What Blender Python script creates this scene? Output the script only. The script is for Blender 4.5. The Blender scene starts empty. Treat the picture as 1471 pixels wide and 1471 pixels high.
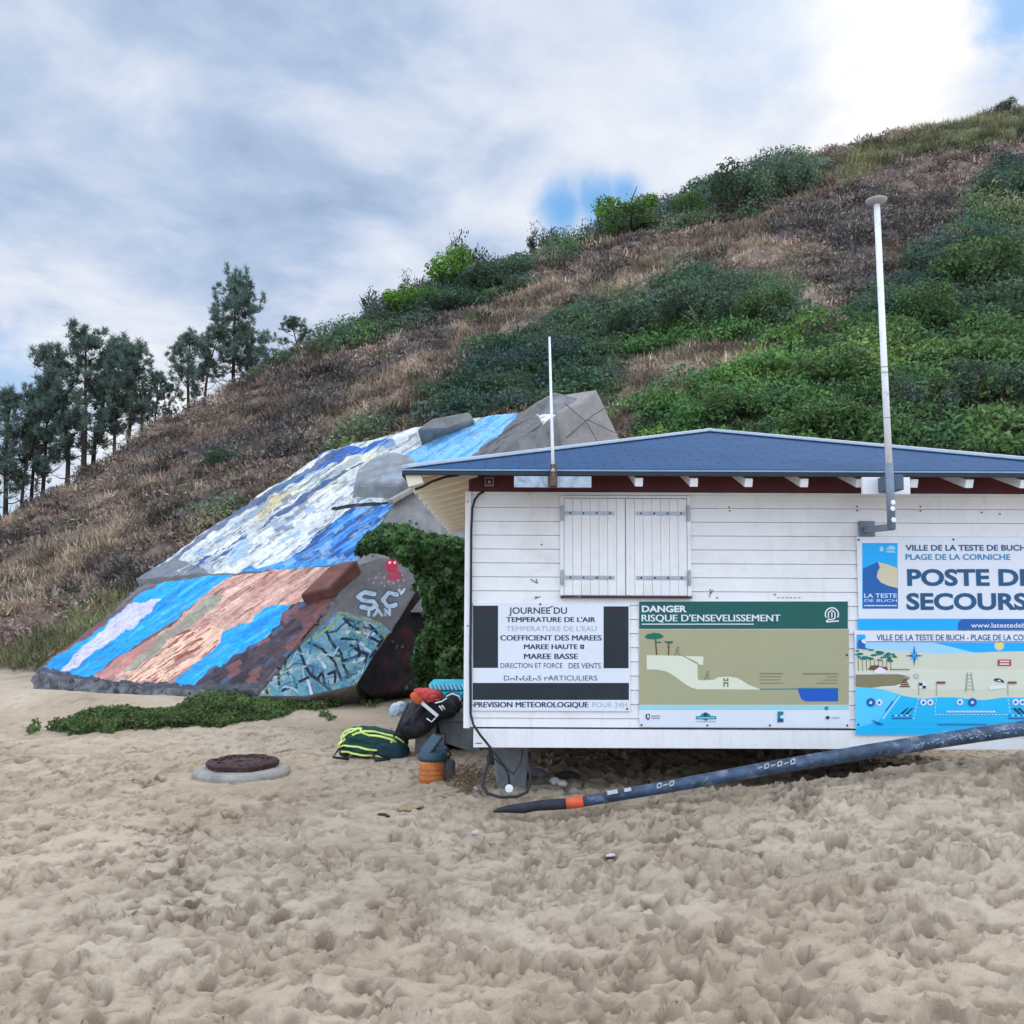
import bpy, bmesh, math, random
import numpy as np
from mathutils import Vector, Matrix

random.seed(7)
RNG = np.random.default_rng(11)
SC = bpy.context.scene
COL = SC.collection
R = math.radians

# ------------------------------------------------------------------ camera
FPX, W, CX, CY = 1250.0, 1471.0, 735.5, 776.5
PITCH, ROLL, EYE = R(4.3), 0.0045, 1.8
cam_d = bpy.data.cameras.new("camera")
cam = bpy.data.objects.new("camera", cam_d)
COL.objects.link(cam)
cam_d.sensor_width = 36.0
cam_d.sensor_fit = 'HORIZONTAL'
cam_d.lens = 36.0 * FPX / W
cam_d.shift_y = (CY - W / 2) / W
cam_d.clip_start, cam_d.clip_end = 0.05, 3000
CAM_M = Matrix.Rotation(math.pi / 2 + PITCH, 3, 'X') @ Matrix.Rotation(ROLL, 3, 'Z')
cam.matrix_world = Matrix.Translation((0, 0, EYE)) @ CAM_M.to_4x4()
SC.camera = cam
CAM_N = np.array(CAM_M)
SC.render.resolution_x = SC.render.resolution_y = 1024

# ------------------------------------------------------------------ world, sun, exposure
SUN_AZ, SUN_EL = R(28), R(40)
SC.view_settings.view_transform = 'Standard'
SC.view_settings.look = 'None'
SC.view_settings.gamma = 1.0
SC.view_settings.use_curve_mapping = False
SC.view_settings.exposure = 0.22
SC.cycles.max_bounces = 6
SC.cycles.transparent_max_bounces = 4
SC.cycles.use_denoising = True

sun_d = bpy.data.lights.new("sun", 'SUN')
sun = bpy.data.objects.new("sun", sun_d)
COL.objects.link(sun)
sun_d.energy, sun_d.angle, sun_d.color = 1.0, R(22), (1.0, 0.91, 0.78)
sdir = Vector((math.sin(SUN_AZ) * math.cos(SUN_EL), math.cos(SUN_AZ) * math.cos(SUN_EL), math.sin(SUN_EL)))
sun.rotation_euler = sdir.to_track_quat('Z', 'Y').to_euler()


def rdir(px, py):
    return CAM_N @ np.array([(px - CX) / FPX, (CY - py) / FPX, -1.0])


def P(px, py, y):
    d = rdir(px, py)
    k = y / d[1]
    return Vector((d[0] * k, y, EYE + d[2] * k))


def proj(V):
    V = np.asarray(V, float)
    q = (V - np.array([0, 0, EYE])) @ CAM_N
    d = np.where(-q[:, 2] > 0.05, -q[:, 2], 0.05)
    return CX + FPX * q[:, 0] / d, CY - FPX * q[:, 1] / d


def onplane(px, py, p0, n):
    d = Vector(rdir(px, py))
    o = Vector((0, 0, EYE))
    return o + d * ((Vector(p0) - o).dot(n) / d.dot(n))


def lin(v):
    v = v / 255.0
    return v / 12.92 if v <= 0.04045 else ((v + 0.055) / 1.055) ** 2.4


def c(r, g, b, k=1.0):
    return (lin(r) * k, lin(g) * k, lin(b) * k)


class NT:
    """short helper round a node tree"""
    def __init__(self, nt):
        self.nt = nt

    def n(self, t, **kw):
        nd = self.nt.nodes.new(t)
        for k, v in kw.items():
            if k in ('ins',):
                for a, b in v.items():
                    nd.inputs[a].default_value = b
            else:
                setattr(nd, k, v)
        return nd

    def l(self, a, b):
        self.nt.links.new(a, b)

    def math(self, op, a, b=None, clamp=False):
        nd = self.nt.nodes.new('ShaderNodeMath')
        nd.operation = op
        nd.use_clamp = clamp
        for i, v in enumerate((a, b)):
            if v is None:
                continue
            if isinstance(v, (int, float)):
                nd.inputs[i].default_value = v
            else:
                self.l(v, nd.inputs[i])
        return nd.outputs[0]

    def ss(self, v, a, b):
        nd = self.nt.nodes.new('ShaderNodeMapRange')
        nd.interpolation_type = 'SMOOTHSTEP'
        self.l(v, nd.inputs[0])
        nd.inputs[1].default_value, nd.inputs[2].default_value = a, b
        return nd.outputs[0]

    def mix(self, f, a, b, blend='MIX'):
        nd = self.nt.nodes.new('ShaderNodeMix')
        nd.data_type = 'RGBA'
        nd.blend_type = blend
        for i, v in ((0, f), (6, a), (7, b)):
            if isinstance(v, (int, float)):
                nd.inputs[i].default_value = v
            elif isinstance(v, tuple):
                nd.inputs[i].default_value = (*v[:3], 1)
            else:
                self.l(v, nd.inputs[i])
        return nd.outputs[2]

    def noise(self, vec, scale, detail=4, rough=0.55, dist=0.0):
        nd = self.n('ShaderNodeTexNoise')
        nd.inputs['Scale'].default_value = scale
        nd.inputs['Detail'].default_value = detail
        nd.inputs['Roughness'].default_value = rough
        nd.inputs['Distortion'].default_value = dist
        if vec is not None:
            self.l(vec, nd.inputs['Vector'])
        return nd


world = bpy.data.worlds.new("World")
SC.world = world
world.use_nodes = True
wt = NT(world.node_tree)
world.node_tree.nodes.clear()
out = wt.n('ShaderNodeOutputWorld')
bg = wt.n('ShaderNodeBackground')
bg.inputs[1].default_value = 0.1
wt.l(bg.outputs[0], out.inputs[0])
sky = wt.n('ShaderNodeTexSky', sky_type='NISHITA', sun_disc=False, sun_elevation=SUN_EL, sun_rotation=SUN_AZ,
           air_density=1.0, dust_density=0.4, ozone_density=2.5)
geo = wt.n('ShaderNodeTexCoord')
D_ = geo.outputs['Generated']
sep = wt.n('ShaderNodeSeparateXYZ')
wt.l(D_, sep.inputs[0])
# a flat cloud deck: direction divided by its height
zc = wt.math('MAXIMUM', wt.math('ADD', sep.outputs[2], 0.14), 0.05)
cx_, cy_ = wt.math('DIVIDE', sep.outputs[0], zc), wt.math('DIVIDE', sep.outputs[1], zc)
cmb = wt.n('ShaderNodeCombineXYZ')
wt.l(cx_, cmb.inputs[0]); wt.l(cy_, cmb.inputs[1])
n1 = wt.noise(cmb.outputs[0], 0.95, 9, 0.54, 0.18)
n2 = wt.noise(cmb.outputs[0], 2.9, 8, 0.56, 0.25)
n3 = wt.noise(D_, 2.1, 5, 0.5, 0.3)


n4 = wt.noise(D_, 13.0, 6, 0.6, 0.4)


def lobe(px, py, wide, soft, stir=None):
    """1 inside a cone about the direction seen at px,py; soft edge stirred by noise"""
    d = Vector(rdir(px, py)).normalized()
    vm = wt.n('ShaderNodeVectorMath', operation='DOT_PRODUCT')
    wt.l(D_, vm.inputs[0])
    vm.inputs[1].default_value = d
    ang = wt.math('ARCCOSINE', vm.outputs['Value'])
    ang = wt.math('ADD', ang, wt.math('MULTIPLY', wt.math('SUBTRACT', (stir or n2).outputs[0], 0.5), wide * (2.6 if stir else 1.6)))
    mr = wt.n('ShaderNodeMapRange', interpolation_type='SMOOTHSTEP')
    wt.l(ang, mr.inputs[0])
    mr.inputs[1].default_value, mr.inputs[2].default_value = wide + soft, max(wide - soft, 0.0)
    return mr.outputs[0]


# cloud shade: blue-grey undersides to near-white tops
t_ = wt.math('ADD', wt.math('MULTIPLY', n1.outputs[0], 0.95), wt.math('MULTIPLY', n3.outputs[0], 0.30))
t_ = wt.math('ADD', t_, wt.math('MULTIPLY', wt.math('SUBTRACT', n2.outputs[0], 0.5), 0.85))
t_ = wt.math('ADD', t_, wt.math('MULTIPLY', lobe(1340, 110, 0.20, 0.22), 0.27))
t_ = wt.math('ADD', t_, wt.math('MULTIPLY', lobe(850, 130, 0.13, 0.13), 0.05))
t_ = wt.math('ADD', t_, wt.math('MULTIPLY', lobe(60, 500, 0.16, 0.14), 0.20))
t_ = wt.math('SUBTRACT', t_, wt.math('MULTIPLY', lobe(230, 120, 0.22, 0.2), 0.13))
ramp = wt.n('ShaderNodeValToRGB')
cr = ramp.color_ramp
cr.elements[0].position, cr.elements[0].color = 0.42, (3.0, 4.0, 5.7, 1)
cr.elements[1].position, cr.elements[1].color = 0.98, (9.6, 9.4, 9.1, 1)
e = cr.elements.new(0.56); e.color = (4.1, 5.1, 6.8, 1)
e = cr.elements.new(0.70); e.color = (5.9, 6.5, 7.7, 1)
e = cr.elements.new(0.84); e.color = (7.4, 7.7, 8.3, 1)
wt.l(t_, ramp.inputs[0])
gap = wt.math('MAXIMUM', lobe(812, 300, 0.022, 0.020, n4), lobe(1462, -12, 0.045, 0.03, n4))
gap = wt.math('MAXIMUM', gap, wt.math('MAXIMUM', lobe(856, 291, 0.023, 0.020, n4), lobe(898, 276, 0.016, 0.016, n4)))
gap = wt.math('MAXIMUM', gap, wt.math('MULTIPLY', lobe(-10, 590, 0.07, 0.06, n4), 0.6))
gap = wt.math('MAXIMUM', gap, wt.math('MULTIPLY', lobe(1085, 5, 0.08, 0.06, n4), 0.35))
blue = wt.mix(0.6, sky.outputs[0], (1.0, 4.0, 8.0))
cloud = wt.mix(gap, ramp.outputs[0], blue)
# sky gain added overhead and behind the camera to light the hut front
back = wt.math('SUBTRACT', 1.0, wt.ss(sep.outputs[1], 0.0, 0.72))
gain = wt.math('ADD', 1.0, wt.math('MULTIPLY', back, 1.5))
gv = wt.n('ShaderNodeVectorMath', operation='SCALE')
wt.l(cloud, gv.inputs[0]); wt.l(gain, gv.inputs['Scale'])
wt.l(gv.outputs[0], bg.inputs[0])


# ------------------------------------------------------------------ numpy noise
_T = np.random.default_rng(5).random((256, 256))


def vnoise(x, y):
    xi, yi = np.floor(x).astype(int), np.floor(y).astype(int)
    fx, fy = x - xi, y - yi
    fx, fy = fx * fx * (3 - 2 * fx), fy * fy * (3 - 2 * fy)
    a = _T[xi & 255, yi & 255]; b = _T[(xi + 1) & 255, yi & 255]
    cc = _T[xi & 255, (yi + 1) & 255]; d = _T[(xi + 1) & 255, (yi + 1) & 255]
    return (a * (1 - fx) + b * fx) * (1 - fy) + (cc * (1 - fx) + d * fx) * fy


def fbm(x, y, o=4, g=0.5):
    s, a, t = 0, 1.0, 0
    x, y = np.asarray(x, float), np.asarray(y, float)
    for i in range(o):
        s = s + a * vnoise(x * 2 ** i + 17.3 * i, y * 2 ** i + 9.1 * i)
        t += a
        a *= g
    return s / t - 0.5


def sst(a, b, v):
    t = np.clip((v - a) / (b - a), 0, 1)
    return t * t * (3 - 2 * t)


def inpoly(x, y, poly):
    r = np.zeros(x.shape, bool)
    n = len(poly)
    for i in range(n):
        x0, y0 = poly[i]; x1, y1 = poly[(i + 1) % n]
        if y0 == y1:
            continue
        cond = ((y0 > y) != (y1 > y)) & (x < (x1 - x0) * (y - y0) / (y1 - y0) + x0)
        r ^= cond
    return r


def segdist(x, y, pts):
    best = np.full(x.shape, 1e9)
    for (x0, y0), (x1, y1) in zip(pts[:-1], pts[1:]):
        dx, dy = x1 - x0, y1 - y0
        t = np.clip(((x - x0) * dx + (y - y0) * dy) / (dx * dx + dy * dy + 1e-9), 0, 1)
        best = np.minimum(best, np.hypot(x - x0 - t * dx, y - y0 - t * dy))
    return best


# ------------------------------------------------------------------ materials
def mat(name, col, rough=0.6, var=0.12, vscale=6.0, bump=0.0, bscale=40.0, metal=0.0, attr=None, spec=0.4, dirt=None, dscale=3.0, runs=None):
    m = bpy.data.materials.new(name)
    m.use_nodes = True
    nt = NT(m.node_tree)
    b = m.node_tree.nodes['Principled BSDF']
    tc = nt.n('ShaderNodeTexCoord').outputs['Object']
    b.inputs['Roughness'].default_value = rough
    b.inputs['Metallic'].default_value = metal
    b.inputs['Specular IOR Level'].default_value = spec
    ns = nt.noise(tc, vscale, 5, 0.6)
    base = tuple(col)
    if attr:
        at = nt.n('ShaderNodeAttribute', attribute_name=attr).outputs['Color']
        base = nt.mix(1.0, at, base, 'MULTIPLY')
    v = nt.n('ShaderNodeMapRange')
    nt.l(ns.outputs[0], v.inputs[0])
    v.inputs[1].default_value, v.inputs[2].default_value = 0.3, 0.7
    v.inputs[3].default_value, v.inputs[4].default_value = 1 - var, 1 + var
    hs = nt.n('ShaderNodeHueSaturation')
    if isinstance(base, tuple):
        hs.inputs['Color'].default_value = (*base[:3], 1)
    else:
        nt.l(base, hs.inputs['Color'])
    nt.l(v.outputs[0], hs.inputs['Value'])
    colr = hs.outputs[0]
    if dirt:
        dn = nt.noise(tc, dscale, 7, 0.68, 0.4)
        colr = nt.mix(nt.math('MULTIPLY', nt.ss(dn.outputs[0], 0.5, 0.74), dirt[3]), colr, tuple(dirt[:3]))
    if runs:       # rain runs: grime drawn out down the boards
        mp = nt.n('ShaderNodeMapping'); mp.inputs['Scale'].default_value = (1, 1, 0.09)
        nt.l(tc, mp.inputs['Vector'])
        rn = nt.noise(mp.outputs[0], 16.0, 5, 0.65)
        colr = nt.mix(nt.math('MULTIPLY', nt.ss(rn.outputs[0], 0.52, 0.78), runs[3]), colr, tuple(runs[:3]))
    nt.l(colr, b.inputs['Base Color'])
    if bump:
        bn = nt.noise(tc, bscale, 5, 0.6)
        bp = nt.n('ShaderNodeBump')
        bp.inputs['Strength'].default_value = bump
        bp.inputs['Distance'].default_value = 0.02
        nt.l(bn.outputs[0], bp.inputs['Height'])
        nt.l(bp.outputs[0], b.inputs['Normal'])
    return m


def leaf_mat(name, col, trans=0.3, var=0.2):
    m = bpy.data.materials.new(name)
    m.use_nodes = True
    nt = NT(m.node_tree)
    nd = m.node_tree.nodes
    b = nd['Principled BSDF']
    b.inputs['Roughness'].default_value = 0.6
    b.inputs['Specular IOR Level'].default_value = 0.25
    at = nt.n('ShaderNodeAttribute', attribute_name='col').outputs['Color']
    oi = nt.n('ShaderNodeObjectInfo')
    cc = nt.mix(1.0, at, tuple(col), 'MULTIPLY')
    hs = nt.n('ShaderNodeHueSaturation')
    nt.l(cc, hs.inputs['Color'])
    mr = nt.n('ShaderNodeMapRange')
    nt.l(oi.outputs['Random'], mr.inputs[0])
    mr.inputs[3].default_value, mr.inputs[4].default_value = 1 - var, 1 + var
    nt.l(mr.outputs[0], hs.inputs['Value'])
    nt.l(hs.outputs[0], b.inputs['Base Color'])
    if trans:
        tr = nt.n('ShaderNodeBsdfTranslucent')
        nt.l(hs.outputs[0], tr.inputs[0])
        mx = nt.n('ShaderNodeMixShader')
        mx.inputs[0].default_value = trans
        nt.l(b.outputs[0], mx.inputs[1]); nt.l(tr.outputs[0], mx.inputs[2])
        nt.l(mx.outputs[0], nd['Material Output'].inputs[0])
    return m


# ------------------------------------------------------------------ objects
OFF = {}


def tag(o, label=None, cat=None, group=None, kind=None):
    if label: o['label'] = label
    if cat: o['category'] = cat
    if group: o['group'] = group
    if kind: o['kind'] = kind
    return o


def thing(name, loc, label, cat, group=None):
    o = bpy.data.objects.new(name, None)
    o.empty_display_size = 0.1
    COL.objects.link(o)
    o.location = loc
    OFF[o] = Vector(loc)
    return tag(o, label, cat, group)


def link_mesh(name, me, parent=None, loc=None):
    o = bpy.data.objects.new(name, me)
    COL.objects.link(o)
    if parent is not None:
        o.parent = parent
    if loc is not None:
        o.location = loc
    OFF[o] = OFF.get(parent, Vector()) + Vector(loc or (0, 0, 0))
    return o


def np_mesh(name, V, F, mats, parent=None, cols=None, smooth=True, fm=None, base=None):
    """V (n,3) world, F (m,k) int array; origin at base or at the parent"""
    V = np.asarray(V, np.float64)
    F = np.asarray(F, np.int32)
    off = OFF.get(parent, Vector())
    loc = None
    if base is not None:
        loc = Vector(base) - off
        off = Vector(base)
    V = V - np.array(off)
    me = bpy.data.meshes.new(name)
    me.vertices.add(len(V))
    me.vertices.foreach_set('co', V.astype(np.float32).ravel())
    k = F.shape[1]
    me.loops.add(F.size)
    me.loops.foreach_set('vertex_index', F.ravel())
    me.polygons.add(len(F))
    me.polygons.foreach_set('loop_start', np.arange(0, F.size, k, dtype=np.int32))
    me.polygons.foreach_set('loop_total', np.full(len(F), k, np.int32))
    me.polygons.foreach_set('use_smooth', np.full(len(F), smooth, bool))
    if fm is not None:
        me.polygons.foreach_set('material_index', np.asarray(fm, np.int32))
    for m in (mats if isinstance(mats, (list, tuple)) else [mats]):
        me.materials.append(m)
    if cols is not None:
        a = me.color_attributes.new('col', 'FLOAT_COLOR', 'POINT')
        cc = np.ones((len(V), 4), np.float32)
        cc[:, :3] = cols
        a.data.foreach_set('color', cc.ravel())
    me.update(calc_edges=True)
    return link_mesh(name, me, parent, loc)


class MB:
    def __init__(self):
        self.V, self.F, self.M = [], [], []

    def add(self, vs, fs, m=0):
        b = len(self.V)
        self.V += [Vector(v) for v in vs]
        for f in fs:
            self.F.append([b + i for i in f]); self.M.append(m)
        return self

    def box(self, x0, x1, y0, y1, z0, z1, m=0):
        vs = [(x, y, z) for z in (z0, z1) for y in (y0, y1) for x in (x0, x1)]
        return self.add(vs, [(0, 2, 3, 1), (4, 5, 7, 6), (0, 1, 5, 4), (2, 6, 7, 3), (0, 4, 6, 2), (1, 3, 7, 5)], m)

    def obox(self, ctr, ax, ay, az, m=0):
        ctr, ax, ay, az = map(Vector, (ctr, ax, ay, az))
        vs = [ctr + ax * i + ay * j + az * k for k in (-1, 1) for j in (-1, 1) for i in (-1, 1)]
        return self.add(vs, [(0, 2, 3, 1), (4, 5, 7, 6), (0, 1, 5, 4), (2, 6, 7, 3), (0, 4, 6, 2), (1, 3, 7, 5)], m)

    def beam(self, a, b, w, h, up=(0, 0, 1), m=0):
        a, b = Vector(a), Vector(b)
        d = (b - a)
        u = Vector(up)
        s = d.cross(u).normalized()
        u = s.cross(d).normalized()
        return self.obox((a + b) / 2, d / 2, s * w / 2, u * h / 2, m)

    def tube(self, pts, r, n=10, m=0, cap=True):
        pts = [Vector(p) for p in pts]
        rs = r if isinstance(r, (list, tuple)) else [r] * len(pts)
        rings, prev = [], None
        for i, p in enumerate(pts):
            d = (pts[min(i + 1, len(pts) - 1)] - pts[max(i - 1, 0)]).normalized()
            if prev is None:
                s = d.orthogonal().normalized()
            else:
                s = (prev - d * prev.dot(d)).normalized()
            prev = s
            t = d.cross(s)
            rings.append([p + (s * math.cos(2 * math.pi * k / n) + t * math.sin(2 * math.pi * k / n)) * rs[i] for k in range(n)])
        vs = [v for rg in rings for v in rg]
        fs = []
        for i in range(len(rings) - 1):
            for k in range(n):
                fs.append((i * n + k, i * n + (k + 1) % n, (i + 1) * n + (k + 1) % n, (i + 1) * n + k))
        if cap:
            fs.append(tuple(reversed(range(n))))
            fs.append(tuple(range((len(rings) - 1) * n, len(rings) * n)))
        return self.add(vs, fs, m)

    def lathe(self, ctr, prof, n=24, m=0, axis=(0, 0, 1)):
        ctr, ax = Vector(ctr), Vector(axis).normalized()
        s = ax.orthogonal().normalized(); t = ax.cross(s)
        vs, fs = [], []
        for r, z in prof:
            for k in range(n):
                a = 2 * math.pi * k / n
                vs.append(ctr + ax * z + (s * math.cos(a) + t * math.sin(a)) * r)
        for i in range(len(prof) - 1):
            for k in range(n):
                fs.append((i * n + k, i * n + (k + 1) % n, (i + 1) * n + (k + 1) % n, (i + 1) * n + k))
        fs.append(tuple(reversed(range(n)))); fs.append(tuple(range((len(prof) - 1) * n, len(prof) * n)))
        return self.add(vs, fs, m)

    def prism(self, pts, d, m=0):
        """closed solid: polygon pts extruded by vector d"""
        n = len(pts)
        pts = [Vector(p) for p in pts]; d = Vector(d)
        vs = pts + [p + d for p in pts]
        fs = [tuple(range(n)), tuple(reversed(range(n, 2 * n)))]
        fs += [(i, i + n, (i + 1) % n + n, (i + 1) % n) for i in range(n)]
        return self.add(vs, fs, m)

    def build(self, name, mats, parent=None, smooth=False, bevel=0.0, base=None, seg=2, norm=True):
        off = OFF.get(parent, Vector())
        loc = None
        if base is not None:
            loc = Vector(base) - off
            off = Vector(base)
        me = bpy.data.meshes.new(name)
        me.from_pydata([v - off for v in self.V], [], self.F)
        for m in (mats if isinstance(mats, (list, tuple)) else [mats]):
            me.materials.append(m)
        me.polygons.foreach_set('material_index', self.M)
        me.polygons.foreach_set('use_smooth', [smooth] * len(self.F))
        if norm:
            bm = bmesh.new(); bm.from_mesh(me)
            bmesh.ops.recalc_face_normals(bm, faces=bm.faces)
            bm.to_mesh(me); bm.free()
        me.update()
        o = link_mesh(name, me, parent, loc)
        if bevel:
            b = o.modifiers.new('bevel', 'BEVEL')
            b.width, b.segments, b.limit_method = bevel, seg, 'ANGLE'
        return o


def superell(ctr, ax, ay, az, e1=0.6, e2=0.6, nu=40, nv=24, wob=0.0, ws=3.0, seed=0):
    """lumpy bag-like solid; ax, ay, az half axes as vectors. returns V, F and the surface function"""
    ctr, ax, ay, az = map(lambda q: np.array(Vector(q)), (ctr, ax, ay, az))
    sp = lambda v, e: np.sign(v) * np.abs(v) ** e

    def S(u, v, lift=0.0):
        u, v = np.asarray(u, float), np.asarray(v, float)
        x = sp(np.cos(v), e1) * sp(np.cos(u), e2)
        y = sp(np.cos(v), e1) * sp(np.sin(u), e2)
        z = sp(np.sin(v), e1)
        k = 1 + lift + wob * (fbm(x * ws + seed * 7.7 + 40, y * ws + z * ws * 1.3 + seed * 3.1 + 40, 3)) * 2
        return ctr + (x * k)[..., None] * ax + (y * k)[..., None] * ay + (z * k)[..., None] * az
    u = np.linspace(0, 2 * np.pi, nu, endpoint=False)
    v = np.linspace(-np.pi / 2, np.pi / 2, nv)
    U, Vv = np.meshgrid(u, v)
    V = S(U, Vv).reshape(-1, 3)
    F = []
    for j in range(nv - 1):
        for i in range(nu):
            F.append((j * nu + i, j * nu + (i + 1) % nu, (j + 1) * nu + (i + 1) % nu, (j + 1) * nu + i))
    return V, np.array(F), S


# ------------------------------------------------------------------ text
_TX = {}


def text_geo(s, bold=0.0):  # glyph outlines of Blender's own font
    k = (s, bold)
    if k not in _TX:
        cu = bpy.data.curves.new('txt', 'FONT')
        cu.body = s
        cu.size = 1.0
        cu.offset = bold
        cu.resolution_u = 4
        o = bpy.data.objects.new('txt', cu)
        COL.objects.link(o)
        dg = bpy.context.evaluated_depsgraph_get()
        me = bpy.data.meshes.new_from_object(o.evaluated_get(dg))
        V = np.array([v.co for v in me.vertices])
        F = [list(p.vertices) for p in me.polygons]
        bpy.data.objects.remove(o)
        bpy.data.curves.remove(cu)
        bpy.data.meshes.remove(me)
        _TX[k] = (V, F)
    return _TX[k]


def text(mb, s, x0, x1, ytop, ybase, y, m=0, bold=0.012, ks=None):
    """write s into the pixel box on the plane at depth y"""
    V, F = text_geo(s, bold)
    a, b = P(x0, ybase, y), P(x1, ybase, y)
    h = (P(x0, ytop, y) - a).length
    mn, mx = V.min(0), V.max(0)
    capV, _ = text_geo('H', bold)
    cap = capV[:, 1].max()
    sx = (b - a).length / (mx[0] - mn[0])
    dx = (b - a).normalized()
    mb.add([a + dx * ((v[0] - mn[0]) * sx) + Vector((0, 0, v[1] * h / cap)) for v in V], F, m)


def ppoly(mb, pts, y, m=0):
    mb.add([P(px, py, y) for px, py in pts], [tuple(range(len(pts)))], m)


def prect(mb, x0, y0, x1, y1, y, m=0):
    ppoly(mb, [(x0, y1), (x1, y1), (x1, y0), (x0, y0)], y, m)


def pdisc(mb, px, py, rx, ry, y, m=0, n=16):
    ppoly(mb, [(px + rx * math.cos(2 * math.pi * k / n), py - ry * math.sin(2 * math.pi * k / n)) for k in range(n)], y, m)


def pline(mb, pts, w, y, m=0):
    for (x0, y0), (x1, y1) in zip(pts[:-1], pts[1:]):
        l = math.hypot(x1 - x0, y1 - y0) + 1e-6
        nx, ny = -(y1 - y0) / l * w / 2, (x1 - x0) / l * w / 2
        ppoly(mb, [(x0 + nx, y0 + ny), (x1 + nx, y1 + ny), (x1 - nx, y1 - ny), (x0 - nx, y0 - ny)], y, m)


# ================================================================== SAND
def bank(x, y):
    # sand heaped against the right half of the hut, low ground left of it
    b = np.clip(x - 0.35, 0, 9)
    b = 0.168 * b - 0.0045 * b * b
    front = sst(3.2, 7.2, y)
    back = 1 - sst(7.25, 8.6, y)
    return b * (0.45 + 0.55 * front) * back


def sand_base(x, y):
    z = 0.14 * (1 - sst(2.5, 7.0, y)) + bank(x, y)
    z = z + 0.02
    left = 1 - sst(-7.0, 1.0, x)
    z = z + left * 0.10 * sst(12.0, 16.0, y) + left * 0.62 * sst(16.5, 26.0, y)
    z = z + 0.06 * sst(-1.6, 0.0, x) * sst(7.5, 8.3, y) * (1 - sst(12, 14, y))
    # sand drifted against the foot of the bunker
    sx_, sy_ = 4.6, -1.5
    tt_ = np.clip(((x + 8.9) * sx_ + (y - 15.4) * sy_) / (sx_ * sx_ + sy_ * sy_), 0, 1)
    z = z + 0.20 * np.exp(-(((x + 8.9 - tt_ * sx_) ** 2 + (y - 15.4 - tt_ * sy_) ** 2) / 0.75))
    z = z + 0.09 * fbm(x * 0.5 + 3, y * 0.5 + 8, 3) + 0.05 * fbm(x * 1.4 + 31, y * 1.4, 3)
    return z


def spaced(a, b, s0, grow, rev=False):
    v = [a]
    s = s0
    while v[-1] < b:
        v.append(v[-1] + s); s *= grow
    return v


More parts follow.
